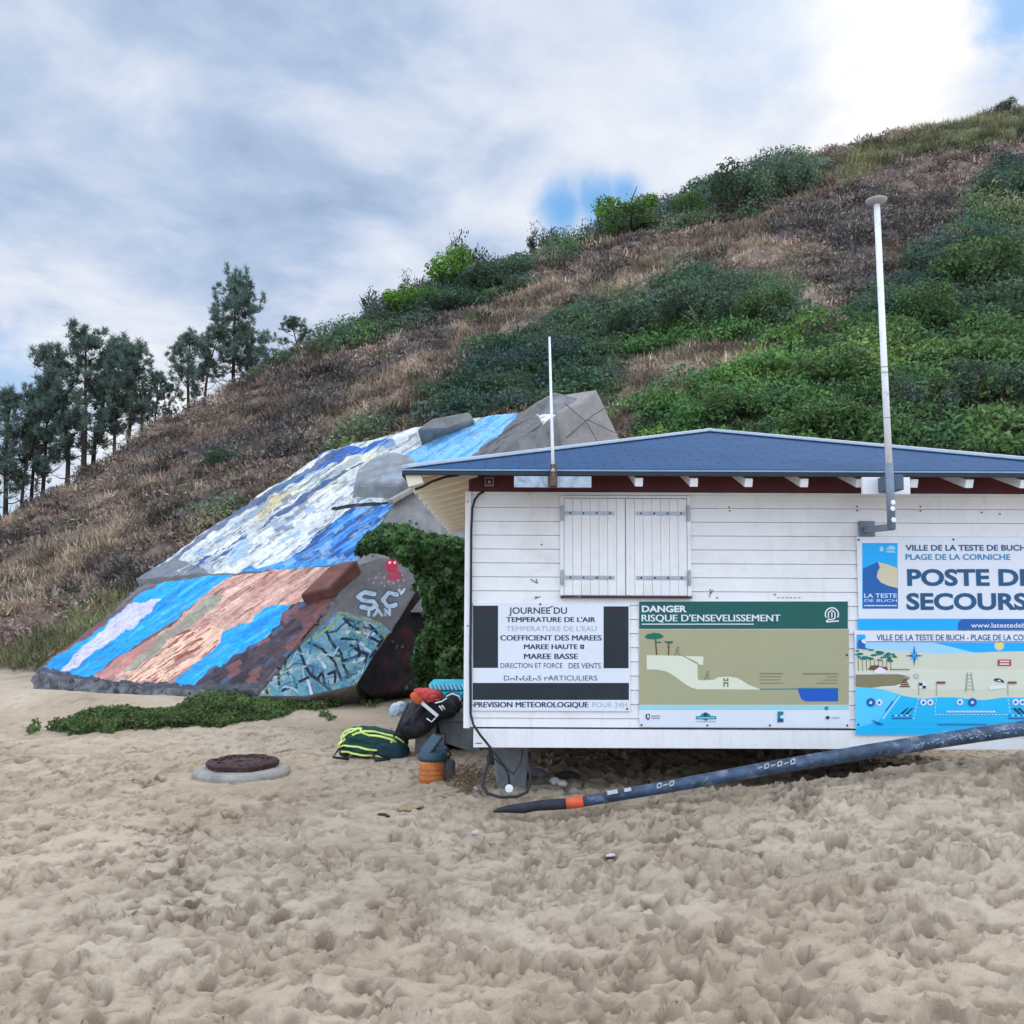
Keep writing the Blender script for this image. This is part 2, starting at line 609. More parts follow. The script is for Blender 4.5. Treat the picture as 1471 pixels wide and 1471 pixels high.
def make_sand():
    inner = np.arange(-5.0, 5.0, 0.015)
    mid = np.arange(5.0, 8.6, 0.03)
    xs = list(-mid[::-1][:-1]) + list(inner) + list(mid)
    ext = spaced(8.6, 420, 0.04, 1.13)
    xs = [-v for v in reversed(ext)] + xs[1:] + ext
    ys = [1.3]
    while ys[-1] < 14:
        ys.append(ys[-1] + max(0.011, 0.0037 * ys[-1]))
    ys += spaced(ys[-1] + 0.08, 420, 0.08, 1.06)
    ys = [-v for v in reversed(spaced(-1.2, 40, 0.1, 1.5))] + ys
    xs, ys = np.array(xs), np.array(sorted(ys))
    X, Y = np.meshgrid(xs, ys)
    Z = sand_base(X, Y)
    rel = np.zeros_like(Z)
    rg = np.random.default_rng(3)
    damp_shade = np.zeros_like(Z)  # tint mask: shade painted into dents and cracks, plus some damp brown sand
    for i in range(4800):
        py = 1.4 + 11.5 * rg.random() ** 0.9
        hw = 0.72 * py + 1.0
        px = rg.uniform(-hw, hw)
        a = rg.normal(1.2, 1.0) if rg.random() < 0.5 else rg.uniform(0, 6.28)
        L, B = rg.uniform(0.06, 0.13), rg.uniform(0.030, 0.060)
        dp = rg.uniform(0.012, 0.052)
        i0, i1 = np.searchsorted(xs, [px - 2 * L, px + 2 * L])
        j0, j1 = np.searchsorted(ys, [py - 2 * L, py + 2 * L])
        if i1 - i0 < 3 or j1 - j0 < 3:
            continue
        dx, dy = X[j0:j1, i0:i1] - px, Y[j0:j1, i0:i1] - py
        u, v = dx * math.cos(a) + dy * math.sin(a), -dx * math.sin(a) + dy * math.cos(a)
        w = fbm(dx * 9 + i, dy * 9 + i * 0.7, 2)
        r = np.sqrt((u / L) ** 2 + (v / (B * (1 + 0.22 * u / L))) ** 2) + w * 0.30
        ur = np.clip(u / L, -1.3, 1.3)
        # sole: deeper at the heel and ball, heaped sand round the rim, old relief trodden away
        prof = -dp * (0.75 + 0.5 * ur * ur) * np.exp(-r ** 9) + dp * (0.35 + 0.35 * ur) * np.exp(-((r - 1.18) / 0.18) ** 2)
        gw = sst(0.05, 0.2, fbm(dx * 6 + i * 1.7, dy * 6 + i * 0.3, 2) + 0.05)
        groove = gw * np.exp(-((r - 0.96) / (0.022 / B)) ** 2)
        prof = prof - rg.uniform(0.012, 0.035) * groove
        keep = np.exp(-(r / 1.25) ** 6)
        sl = (slice(j0, j1), slice(i0, i1))
        rel[sl] = rel[sl] * (1 - 0.85 * keep) + prof
        damp_shade[sl] = damp_shade[sl] * (1 - 0.8 * keep)
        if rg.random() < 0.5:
            damp_shade[sl] = np.maximum(damp_shade[sl], rg.uniform(0.3, 0.9) * np.exp(-((r - 0.2 * ur) / 1.1) ** 4) * sst(-0.25, 0.15, w))
        damp_shade[sl] = np.maximum(damp_shade[sl], 0.9 * groove)  # shade painted along the print grooves
        if rg.random() < 0.55:      # scattered clods kicked up at the toe
            for q in range(9):
                qx, qy = px + rg.normal(0, L), py + rg.normal(0, L)
                s = rg.uniform(0.012, 0.024)
                k0, k1 = np.searchsorted(xs, [qx - 2.5 * s, qx + 2.5 * s])
                m0, m1 = np.searchsorted(ys, [qy - 2.5 * s, qy + 2.5 * s])
                if k1 > k0 and m1 > m0:
                    rel[m0:m1, k0:k1] += s * 0.6 * np.exp(-(((X[m0:m1, k0:k1] - qx) ** 2 + (Y[m0:m1, k0:k1] - qy) ** 2) / s ** 2))
    # dug-up rough mounds
    for mx, my, mr, mh in ((1.95, 4.35, 0.22, 0.07), (2.5, 6.6, 0.22, 0.05), (2.9, 5.2, 0.3, 0.05), (-3.0, 5.6, 0.3, 0.04), (2.75, 4.1, 0.3, 0.06), (-0.75, 5.9, 0.22, 0.03), (1.2, 5.5, 0.28, 0.04)):
        d = np.hypot(X - mx, (Y - my) * 1.1)
        rel += mh * np.exp(-(d / mr) ** 2) * (0.6 + 2.4 * fbm(X * 16, Y * 16, 4))
    near = (1 - 0.75 * sst(9.0, 14, Y)) * (1 - 0.55 * np.exp(-((X + 0.8) / 1.5) ** 4 - ((Y - 9.6) / 1.9) ** 4))
    p_ = (-2.80, 9.05)
    near = near * sst(0.45, 0.9, np.hypot(X - p_[0], Y - p_[1]))
    rel = np.clip(rel, -0.11, 0.09)
    # wind crust broken into low ledges: stepped relief with ragged little scarps
    wx, wy = X + 0.10 * fbm(X * 4, Y * 4, 3), Y + 0.10 * fbm(X * 4 + 50, Y * 4, 3)
    rough_h = np.zeros_like(Z); scarp = np.zeros_like(Z)
    for sc, k_, st_, hh, cw in ((1.0, 8.0, 12, 0.030, 0.014), (2.2, 7.0, 71, 0.017, 0.010)):
        tr = fbm(wx * 1.25 * sc + st_, wy * 2.7 * sc + st_ * 0.3, 4, 0.5) * k_
        gy = np.gradient(tr, ys, axis=0); gx = np.gradient(tr, xs, axis=1)
        g = np.hypot(gx, gy) + 0.6
        fr = tr - np.floor(tr)
        d = (fr - 0.8) / g                      # metres from the ledge line
        on = sst(-0.10, 0.06, fbm(X * 2.1 * sc + 80 + st_, Y * 2.1 * sc, 3))
        stp = 1 / (1 + np.exp(-np.clip(d / 0.007, -40, 40)))
        ter = np.floor(tr) + stp
        # where the relief turns too tight for a ledge, let it stay smooth
        rough_h += hh * (ter - tr) * on
        ck = np.exp(-((d + 0.010) / cw) ** 2) * on * sst(-0.08, 0.08, fbm(X * 5 * sc + st_, Y * 5 * sc + 40, 2))
        rough_h -= 1.0 * hh * ck
        scarp = np.maximum(scarp, ck)
    ledge = rough_h
    clods = 0.034 * np.maximum(0, fbm(X * 26, Y * 26, 3) - 0.05) * sst(-0.02, 0.15, fbm(X * 1.6 + 33, Y * 1.6, 3)) * 3
    damp_shade = np.maximum(damp_shade, 0.95 * scarp)  # shade painted into the cracks under the ledges
    rough = 0.030 * fbm(X * 3.2 + 2, Y * 3.2, 4) + 0.009 * fbm(X * 16, Y * 16, 3) + (1.12 * ledge + clods) * near
    tint_noise = sst(0.0, 0.22, fbm(X * 1.1 + 60, Y * 1.1, 4, 0.6))
    Z = Z + rel * (0.30 + 0.70 * near) * 1.12 + rough * (0.4 + 0.6 * near)
    # hut ground, manhole and bags sit on trodden sand
    V = np.stack([X, Y, Z], -1).reshape(-1, 3)
    nx, ny = len(xs), len(ys)
    idx = np.arange(nx * ny).reshape(ny, nx)
    F = np.stack([idx[:-1, :-1], idx[:-1, 1:], idx[1:, 1:], idx[1:, :-1]], -1).reshape(-1, 4)
    m = bpy.data.materials.new('sand')
    m.use_nodes = True
    nt = NT(m.node_tree)
    b = m.node_tree.nodes['Principled BSDF']
    b.inputs['Roughness'].default_value = 0.9
    b.inputs['Specular IOR Level'].default_value = 0.15
    tc = nt.n('ShaderNodeTexCoord').outputs['Object']
    a1 = nt.noise(tc, 0.55, 6, 0.62, 0.4)
    a2 = nt.noise(tc, 7.0, 6, 0.65)
    a3 = nt.noise(tc, 160.0, 3, 0.7)
    k = nt.mix(nt.ss(a1.outputs[0], 0.34, 0.66), (0.405, 0.318, 0.222), (0.535, 0.437, 0.322))
    k = nt.mix(nt.math('MULTIPLY', nt.ss(a2.outputs[0], 0.45, 0.75), 0.55), k, (0.37, 0.275, 0.18))
    k = nt.mix(nt.math('MULTIPLY', nt.ss(a3.outputs[0], 0.35, 0.8), 0.45), k, (0.24, 0.17, 0.11))
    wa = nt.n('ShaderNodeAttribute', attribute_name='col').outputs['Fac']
    k = nt.mix(nt.math('MULTIPLY', wa, nt.ss(a2.outputs[0], 0.15, 0.5)), k, (0.120, 0.080, 0.052))  # dark brown for the painted shade and damp patches
    a4 = nt.noise(tc, 38.0, 2, 0.5)
    k = nt.mix(nt.math('MULTIPLY', nt.ss(a4.outputs[0], 0.72, 0.78), 0.7), k, (0.10, 0.07, 0.05))
    nt.l(k, b.inputs['Base Color'])
    bp = nt.n('ShaderNodeBump'); bp.inputs['Strength'].default_value = 0.55; bp.inputs['Distance'].default_value = 0.012
    bn = nt.noise(tc, 70.0, 5, 0.7)
    nt.l(bn.outputs[0], bp.inputs['Height']); nt.l(bp.outputs[0], b.inputs['Normal'])
    o = np_mesh('sand', V, F, m, cols=np.repeat((damp_shade * (0.55 + 0.45 * tint_noise) * (0.3 + 0.7 * near)).reshape(-1, 1), 3, 1))
    tag(o, 'trampled beige beach sand full of footprints', kind='structure')
    return xs, ys, Z


SX, SY, SZ = make_sand()


def gz(x, y):
    """height of the sand as built"""
    i = int(np.clip(np.searchsorted(SX, x), 1, len(SX) - 1)); j = int(np.clip(np.searchsorted(SY, y), 1, len(SY) - 1))
    return float(SZ[j, i])


def ground_at(px, py):
    """point where the ray through px,py meets the smooth sand"""
    d = rdir(px, py)
    lo, hi = 1.5, 60.0
    f = lambda k: EYE + d[2] / d[1] * k - float(sand_base(np.array(d[0] / d[1] * k), np.array(k)))
    for _ in range(50):
        mid = (lo + hi) / 2
        if f(mid) > 0: lo = mid
        else: hi = mid
    x = d[0] / d[1] * lo
    return Vector((x, lo, gz(x, lo)))


# ================================================================== DUNE HILL
_cr = [(-900, 900, 60), (-300, 850, 50), (-120, 800, 46), (0, 767, 44), (60, 730, 44), (100, 706, 44), (200, 645, 44), (300, 588, 45), (400, 534, 45), (480, 495, 46), (600, 440, 46),
       (740, 388, 47), (850, 342, 48), (960, 300, 49), (1040, 268, 50), (1150, 236, 51), (1280, 204, 52), (1380, 178, 53), (1471, 160, 54), (1700, 120, 56), (2300, 60, 60), (3500, 40, 66)]
_t, _D, _Z = [], [], []
for a_, b_, d_ in _cr:
    q = rdir(a_, b_)
    _t.append(q[0] / q[1]); _D.append(d_); _Z.append(EYE + q[2] / q[1] * d_)
_ft = [-2, -0.62, -0.46, -0.3, -0.1, 0.1, 0.3, 0.6, 2.2]
_fd = [22, 20.5, 18.5, 17.2, 17.0, 16.0, 15.0, 14.5, 15]


def hill_z(x, y):
    x, y = np.asarray(x, float), np.asarray(y, float)
    t = x / np.maximum(y, 0.1)
    D, Zc, Fd = np.interp(t, _t, _D), np.interp(t, _t, _Z), np.interp(t, _ft, _fd)
    Fd = Fd + 1.2 * fbm(x * 0.35, y * 0.05 + 5, 3)
    zf = sand_base(x, Fd) - 0.05
    s = (y - Fd) / (D - Fd)
    g = s * (0.93 + 0.07 * s)
    z = zf + (Zc - zf) * g
    z = np.where(s > 1, Zc - (y - D) * 0.22, z)
    z = np.where(s < 0, zf + s * 5, z)
    amp = sst(0.0, 0.12, s)
    hum = 0.9 * fbm(x * 0.22, y * 0.22 + z * 0.16, 3) + 1.9 * np.abs(fbm(x * 0.55 + 7, y * 0.55 + z * 0.5, 3)) + 0.3 * fbm(x * 1.7, y * 1.7 + z, 3)
    return z + amp * hum, s


GREEN = [
    [(940, 665), (905, 600), (960, 560), (1060, 545), (1130, 495), (1215, 470), (1250, 420), (1290, 385), (1400, 330), (1500, 315), (1500, 680)],
    [(600, 580), (690, 520), (800, 455), (900, 425), (1000, 390), (1100, 400), (1150, 430), (1140, 490), (1010, 500), (900, 525), (880, 590), (760, 590), (680, 590)],
    [(380, 545), (500, 478), (600, 430), (700, 375), (770, 372), (760, 425), (640, 450), (560, 480), (450, 515)],
    [(780, 385), (835, 330), (920, 285), (1000, 258), (1110, 225), (1170, 235), (1180, 270), (1080, 310), (960, 335), (850, 350)],
    [(290, 792), (330, 738), (420, 684), (470, 648), (560, 614), (600, 592), (700, 560), (760, 580), (640, 604), (520, 636), (470, 662), (380, 712), (320, 765)],
    [(1380, 300), (1420, 250), (1500, 225), (1500, 330), (1400, 345)],
]
DARK = [
    [(1110, 335), (1180, 300), (1300, 285), (1400, 280), (1390, 330), (1280, 345), (1220, 365), (1150, 345)],
    [(280, 670), (330, 635), (440, 590), (470, 600), (420, 640), (320, 680)],
    [(1170, 430), (1240, 395), (1260, 420), (1200, 440)],
    [(400, 580), (520, 530), (620, 480), (700, 455), (690, 470), (560, 540), (470, 590)],
]
PALE = [
    [(900, 560), (920, 520), (1010, 495), (1110, 490), (1100, 520), (1000, 545), (940, 590), (900, 600)],
    [(560, 520), (700, 450), (800, 395), (830, 420), (760, 480), (640, 530), (560, 560), (470, 600)],
    [(1010, 345), (1090, 320), (1110, 345), (1060, 370), (900, 430), (830, 430), (920, 385)],
    [(0, 850), (80, 800), (200, 740), (220, 770), (120, 830), (0, 900)],
]
OLIVE = [[(1150, 255), (1260, 205), (1471, 150), (1500, 150), (1500, 205), (1330, 225), (1230, 255)]]


def zone(V):
    """1 green, 2 dark heather, 3 pale dry grass, 4 olive crest grass, 0 brown heather, 5 bare sand"""
    px, py = proj(V)
    px = px + 45 * fbm(V[:, 0] * 0.9, V[:, 1] * 0.5 + V[:, 2] * 0.9, 4)
    py = py + 42 * fbm(V[:, 0] * 0.9 + 50, V[:, 1] * 0.5 + V[:, 2] * 0.9, 4)
    z = np.zeros(len(V), int)
    for k, L in ((3, PALE), (4, OLIVE), (2, DARK), (1, GREEN)):
        for p in L:
            z[inpoly(px, py, p)] = k
    f = fbm(V[:, 0] * 0.45 + 9, V[:, 1] * 0.4 + V[:, 2] * 0.5, 3)
    z[(z == 0) & (f > 0.16)] = 2
    z[(z == 0) & (f < -0.17)] = 3
    z[inpoly(px, py, [(-60, 960), (-60, 945), (60, 930), (130, 890), (160, 868), (200, 850), (205, 1000), (0, 1000)])] = 5
    return z


ZC = np.array([(0.275, 0.203, 0.166), (0.085, 0.118, 0.066), (0.150, 0.126, 0.120), (0.400, 0.310, 0.230), (0.200, 0.200, 0.100), (0.42, 0.35, 0.27)])


def make_hill():
    tt = np.concatenate([np.linspace(-2.2, -0.72, 40)[:-1], np.linspace(-0.72, 0.72, 460), np.linspace(0.72, 2.2, 40)[1:]])
    ss = np.concatenate([np.linspace(-0.10, 1.0, 300), np.linspace(1.0, 2.2, 50)[1:]])
    T, S = np.meshgrid(tt, ss)
    D, Fd = np.interp(T, _t, _D), np.interp(T, _ft, _fd)
    Y = Fd + (D - Fd) * S
    X = T * Y
    Z, s = hill_z(X, Y)
    V = np.stack([X, Y, Z], -1).reshape(-1, 3)
    zn = zone(V)
    cols = ZC[zn] * np.array([0.8, 0.8, 0.8]) * (1 + 0.5 * fbm(V[:, 0] * 2, V[:, 1] * 2 + V[:, 2], 3))[:, None]
    cols[zn == 5] = ZC[5]
    nx, ny = len(tt), len(ss)
    idx = np.arange(nx * ny).reshape(ny, nx)
    F = np.stack([idx[:-1, :-1], idx[:-1, 1:], idx[1:, 1:], idx[1:, :-1]], -1).reshape(-1, 4)
    m = mat('dune_soil', (1, 1, 1), 0.95, 0.25, 2.0, bump=0.6, bscale=6.0, attr='col', spec=0.1)
    o = np_mesh('dune_hill', V, F, m, cols=cols)
    tag(o, 'steep dune slope overgrown with heather and shrubs', kind='structure')


make_hill()


def hill_points(n, seed, zones, dens=None):
    rg = np.random.default_rng(seed)
    out = []
    while sum(len(a) for a in out) < n:
        t = rg.uniform(-0.70, 0.82, n * 2); s = rg.random(n * 2) ** 0.8
        D, Fd = np.interp(t, _t, _D), np.interp(t, _ft, _fd)
        y = Fd + (D - Fd) * s * 1.03
        x = t * y
        z, sv = hill_z(x, y)
        V = np.stack([x, y, z], -1)
        k = np.isin(zone(V), zones)
        if k.sum() == 0:
            break
        out.append(V[k])
    return np.concatenate(out)[:n]


def blades(Pt, h, w, cols, rg, lean=0.5):
    n = len(Pt)
    a = rg.uniform(0, 2 * np.pi, n)
    side = np.stack([np.cos(a), np.sin(a), np.zeros(n)], 1) * (w / 2)[:, None]
    b = rg.uniform(0, 2 * np.pi, n); ln = lean * rg.random(n) * h
    tip = np.stack([np.cos(b) * ln, np.sin(b) * ln, h], 1)
    V = np.stack([Pt - side, Pt + side, Pt + tip + side * 0.15], 1).reshape(-1, 3)
    F = np.arange(3 * n).reshape(n, 3)
    return V, F, np.repeat(cols, 3, 0)


def leaves(Pt, size, rg, outn=None, flat=0.55):
    """rhombic leaves scattered at Pt, each facing a random way"""
    n = len(Pt)
    d = rg.normal(size=(n, 3))
    if outn is not None:
        d = d * 0.8 + outn
    d /= np.linalg.norm(d, axis=1)[:, None] + 1e-9
    r = rg.normal(size=(n, 3))
    s = np.cross(d, r); s /= np.linalg.norm(s, axis=1)[:, None] + 1e-9
    t = np.cross(d, s)
    L = size * rg.uniform(0.6, 1.3, n)
    l, w = s * (L / 2)[:, None], t * (L * flat / 2)[:, None]
    V = np.stack([Pt - l, Pt + w, Pt + l, Pt - w], 1).reshape(-1, 3)
    F = np.arange(4 * n).reshape(n, 4)
    return V, F


LEAF = leaf_mat('foliage', (1, 1, 1), 0.28, 0.12)
DRY = leaf_mat('dry_stems', (1, 1, 1), 0.15, 0.0)


def make_cover():
    rg = np.random.default_rng(21)
    for name, lab, zones, n, hr, wr, k in (
            ('beach_grass', 'sparse dry grass on the sandy dune foot', [5], 9000, (0.15, 0.45), (0.02, 0.05), 4),
            ('heather', 'brown heather tufts covering the dune slope', [0], 340000, (0.10, 0.28), (0.04, 0.09), 0),
            ('dark_heath', 'dark purplish low heath on the dune slope', [2], 120000, (0.10, 0.28), (0.04, 0.09), 2),
            ('dry_grass', 'pale dry grass patches on the dune slope', [3], 110000, (0.15, 0.45), (0.025, 0.06), 3),
            ('crest_grass', 'olive grass along the sunlit dune crest', [4], 30000, (0.15, 0.5), (0.025, 0.05), 4)):
        # hummocks: each clump a low dome of stems leaning outward, in one shade
        nc = n // 16
        Cc = hill_points(nc, 100 + k, zones)
        nc = len(Cc)
        rad = rg.uniform(0.18, 0.55, nc) * (1.25 if k == 2 else 1.0)
        shade = rg.uniform(0.62, 1.42, nc) * np.clip(1 + 2.6 * fbm(Cc[:, 0] * 0.7, Cc[:, 1] * 0.5 + Cc[:, 2] * 0.9, 3), 0.4, 1.8)
        per = 16
        ci = np.repeat(np.arange(nc), per)
        n = len(ci)
        a = rg.uniform(0, 2 * np.pi, n); q = np.sqrt(rg.random(n))
        off = np.stack([np.cos(a) * q, np.sin(a) * q, np.sqrt(1 - q * q * 0.95) * 0.55], 1) * rad[ci][:, None]
        Pt = Cc[ci] + off
        h = rg.uniform(*hr, n); w = rg.uniform(*wr, n)
        col = ZC[k] * (shade[ci] * rg.uniform(0.7, 1.35, n))[:, None]
        gi = (rg.random(nc) < 0.17)[ci]
        col[gi] = np.array([0.105, 0.125, 0.068]) * (shade[ci][gi] * rg.uniform(0.7, 1.3, gi.sum()))[:, None]
        pale = rg.random(n) < 0.07
        col[pale] = np.array([0.42, 0.32, 0.24]) * rg.uniform(0.7, 1.2, pale.sum())[:, None]
        side = np.stack([-np.sin(a), np.cos(a), np.zeros(n)], 1) * (w / 2)[:, None]
        tip = np.stack([np.cos(a) * q * 0.8, np.sin(a) * q * 0.8, 0.75 - 0.35 * q], 1) + rg.normal(0, 0.28, (n, 3))
        tip = tip * h[:, None]
        if k in (0, 2) and name != 'beach_grass':      # scrub: small stiff leaves over the hummock
            on = np.stack([np.cos(a) * q, np.sin(a) * q, 1.1 - 0.5 * q], 1)
            hf = (np.arange(n) // per) % 2 == 0
            V1, F = leaves(Pt[hf] + on[hf] * 0.05, 0.15, rg, on[hf] * 0.7, 0.34)
            sv, tv = side[hf == 0], tip[hf == 0]
            V2 = np.stack([Pt[hf == 0] - sv, Pt[hf == 0] + sv, Pt[hf == 0] + tv + sv * 0.5, Pt[hf == 0] + tv - sv * 0.5], 1).reshape(-1, 3)
            V = np.concatenate([V1, V2])
            F = np.arange(len(V)).reshape(-1, 4)
            col = np.concatenate([np.repeat(col[hf], 4, 0), np.repeat(col[hf == 0], 4, 0)])
        else:
            V = np.stack([Pt - side, Pt + side, Pt + tip + side * 0.2], 1).reshape(-1, 3)
            F, col = np.arange(3 * n).reshape(n, 3), np.repeat(col, 3, 0)
        o = np_mesh(name, V, F, DRY, cols=col, smooth=False)
        tag(o, lab, kind='stuff')
    # the shrub thicket: many small overlapping bushes that read as one mass
    S = hill_points(1150, 77, [1])
    Vs, Cs = [], []
    for i, p in enumerate(S):
        r = rg.uniform(0.45, 1.25) * (0.8 + 0.010 * p[1])
        n = int(270 * r)
        hue = rg.random()
        base = np.array([0.055, 0.112, 0.070]) * (1 - hue) + np.array([0.110, 0.160, 0.060]) * hue
        pxs, pys = proj(p[None])
        if pxs[0] > 900 and pys[0] > 470:
            base = base * np.array([1.35, 1.55, 0.85]) if pxs[0] < 1180 else base * np.array([1.25, 1.3, 0.85])
        elif rg.random() < 0.35:
            base = np.array([0.100, 0.125, 0.100])
        big = float(fbm(np.array(p[0] * 0.22), np.array(p[1] * 0.16 + p[2] * 0.2), 2))
        base = base * (1 + 1.5 * big) * np.array([1 + 0.8 * big, 1.0, 1 - 0.5 * big]) * 1.22
        u = rg.normal(size=(n, 3)); u /= np.linalg.norm(u, axis=1)[:, None]
        u[:, 2] = np.abs(u[:, 2])
        rad = r * (0.55 + 0.45 * rg.random(n) ** 0.5) * (0.8 + 0.5 * fbm(u[:, 0] * 2 + i, u[:, 1] * 2 + u[:, 2] * 2, 2))
        Pt = p + u * rad[:, None] * np.array([1.1, 1.1, 0.8])
        V, F = leaves(Pt, rg.uniform(0.09, 0.19), rg, u * 0.6, rg.uniform(0.3, 0.6))
        col = base * rg.uniform(0.55, 1.55, n)[:, None]
        Vs.append(V); Cs.append(np.repeat(col, 4, 0))
    # low undergrowth filling the ground between the bushes
    U = hill_points(90000, 78, [1])
    U = U + np.stack([rg.normal(0, 0.1, len(U)), rg.normal(0, 0.1, len(U)), rg.uniform(0, 0.28, len(U))], 1)
    V, F = leaves(U, 0.15, rg, np.array([0, -0.4, 0.7]))
    tone = np.clip(1 + 2.0 * fbm(U[:, 0] * 0.6, U[:, 1] * 0.5 + U[:, 2] * 0.7, 3), 0.45, 1.8)
    cc = np.array([0.098, 0.138, 0.066]) * tone[:, None] * rg.uniform(0.6, 1.45, len(U))[:, None]
    st_ = rg.random(len(U)) < 0.10
    cc[st_] = np.array([0.23, 0.19, 0.14]) * rg.uniform(0.6, 1.2, st_.sum())[:, None]
    Vs.append(V); Cs.append(np.repeat(cc, 4, 0))
    V = np.concatenate(Vs)
    o = np_mesh('shrub_thicket', V, np.arange(len(V)).reshape(-1, 4), LEAF, cols=np.concatenate(Cs), smooth=False)
    tag(o, 'dense green shrub thicket covering parts of the dune slope', kind='stuff')


make_cover()


# ================================================================== TREES AND BUSHES
BARK = mat('bark', (0.055, 0.042, 0.034), 0.9, 0.3, 8, bump=0.6, bscale=20, spec=0.1)


def pine_proto(seed, hgt, spread, crown0):
    """maritime pine: bent tapering trunk, whorled limbs, tufts of needles"""
    rg = np.random.default_rng(seed)
    tr = MB()
    bx, by = rg.normal(0, 0.25, 2)
    cl = lambda q: Vector((bx * q * q + 0.08 * math.sin(q * 5 + seed), by * q * q, q * hgt))
    n = 12
    tr.tube([cl(i / n) for i in range(n + 1)], [0.095 * hgt / 6 * (1 - 0.85 * i / n) + 0.012 for i in range(n + 1)], 7)
    pads = []
    nb = int((46 if crown0 < 0.2 else 20) * hgt / 6)
    for i in range(nb):
        q = crown0 * 0.45 + (0.97 - crown0 * 0.45) * (i + 0.8 * rg.random()) / nb
        base = cl(q)
        a = i * 2.399 + rg.normal(0, 0.5)
        s_ = max(0.0, (q - crown0) / (1 - crown0))
        L = spread * (0.35 + 0.95 * math.sin(math.pi * min(1, 0.30 + 0.72 * s_))) * rg.uniform(0.5, 1.2)
        if q < crown0:
            L = spread * rg.uniform(0.3, 0.9)
        rise = rg.uniform(0.05, 0.4) + 0.9 * max(0, q - 0.7)
        d = Vector((math.cos(a), math.sin(a), rise)).normalized()
        pts = [base + d * L * f + Vector((0, 0, -0.12 * L * math.sin(f * 3.0) + 0.18 * L * f * f)) for f in (0, 0.35, 0.7, 1.0)]
        tr.tube(pts, [0.034, 0.025, 0.017, 0.008], 4, cap=False)
        if q < crown0 * 0.9 and rg.random() < 0.6:
            for _ in range(3):      # dead lower limb: bare side twigs
                f = pts[0].lerp(pts[3], rg.uniform(0.3, 0.9))
                tr.tube([f, f + Vector(rg.normal(0, 0.22, 3))], [0.012, 0.005], 3, cap=False)
            continue
        for _ in range(int(rg.integers(3, 6)) if q >= crown0 * 0.9 else 1):
            f = pts[0].lerp(pts[3], rg.uniform(0.45, 1.0))
            e = f + Vector((rg.normal(0, 0.26), rg.normal(0, 0.26), rg.uniform(0.05, 0.34))) * (0.6 + 0.4 * spread)
            tr.tube([f, e], [0.014, 0.006], 3, cap=False)
            pads.append(e)
    top = cl(0.98)
    for _ in range(5):
        e = top + Vector((rg.normal(0, 0.22), rg.normal(0, 0.22), rg.uniform(-0.35, 0.25)))
        pads.append(e)
    Vs, Cs = [], []
    for tp in pads:
        tone0 = rg.uniform(0.6, 1.4)
        tufts = [np.array(tp) + rg.normal(0, 0.14, 3) * np.array([1, 1, 0.6]) for _ in range(int(rg.integers(2, 4)))]
        if rg.random() < 0.55:      # an upright candle shoot frays the outline
            hh_ = rg.uniform(0.25, 0.6)
            tufts += [np.array(tp) + np.array([rg.normal(0, 0.03), rg.normal(0, 0.03), hh_ * f]) for f in (0.45, 0.75, 1.0)]
        for tf in tufts:
            m = int(rg.integers(22, 33))
            r = rg.uniform(0.17, 0.30)
            u = rg.normal(size=(m, 3)); u[:, 2] = np.abs(u[:, 2]) * 1.1 + 0.25
            u /= np.linalg.norm(u, axis=1)[:, None]
            b0 = tf + rg.normal(0, 0.055, (m, 3))
            side = np.cross(u, rg.normal(size=(m, 3))); side /= np.linalg.norm(side, axis=1)[:, None]
            tipv = b0 + u * (r * rg.uniform(0.7, 1.3, m))[:, None]
            Vs.append(np.stack([b0 - side * 0.019, b0 + side * 0.019, tipv], 1).reshape(-1, 3))
            cc = np.array([0.115, 0.168, 0.130]) * tone0 * rg.uniform(0.65, 1.4, m)[:, None]
            Cs.append(np.repeat(cc, 3, 0))
    V = np.concatenate(Vs)
    return tr, V, np.concatenate(Cs)


NEEDLE = leaf_mat('needles', (1, 1, 1), 0.25, 0.15)
PROT = []
for sd, hh, sp_, c0 in ((1, 6.5, 1.25, 0.30), (2, 7.2, 1.05, 0.36), (3, 6.0, 1.4, 0.26), (4, 7.5, 2.1, 0.14)):
    PROT.append((hh, pine_proto(sd, hh, sp_, c0), []))


def pine(px, base_py, top_py, proto, dback, label, rz, wide=1.0):
    """pine rooted on the crest where the ray through px meets it, dback metres behind the brow"""
    t = rdir(px, base_py); t = t[0] / t[1]
    y = float(np.interp(t, _t, _D)) + dback
    x = t * y
    z = float(hill_z(x, y)[0]) - 0.15
    top = P(px, top_py, y).z
    hh, (tr, V, C), made = PROT[proto]
    k = (top - z) / (hh + 0.25)
    root = thing('pine_tree', (x, y, z), label, 'tree', 'pines standing on the dune brow')
    root.rotation_euler.z = rz
    root.scale = (k * wide, k * wide, k)
    if not made:
        a = tr.build('trunk', BARK, None, smooth=True)
        b = np_mesh('crown', V, np.arange(len(V)).reshape(-1, 3), NEEDLE, cols=C, smooth=False)
        made += [a, b]
    else:
        a, b = made[0].copy(), made[1].copy()
        COL.objects.link(a); COL.objects.link(b)
    a.parent = root; b.parent = root


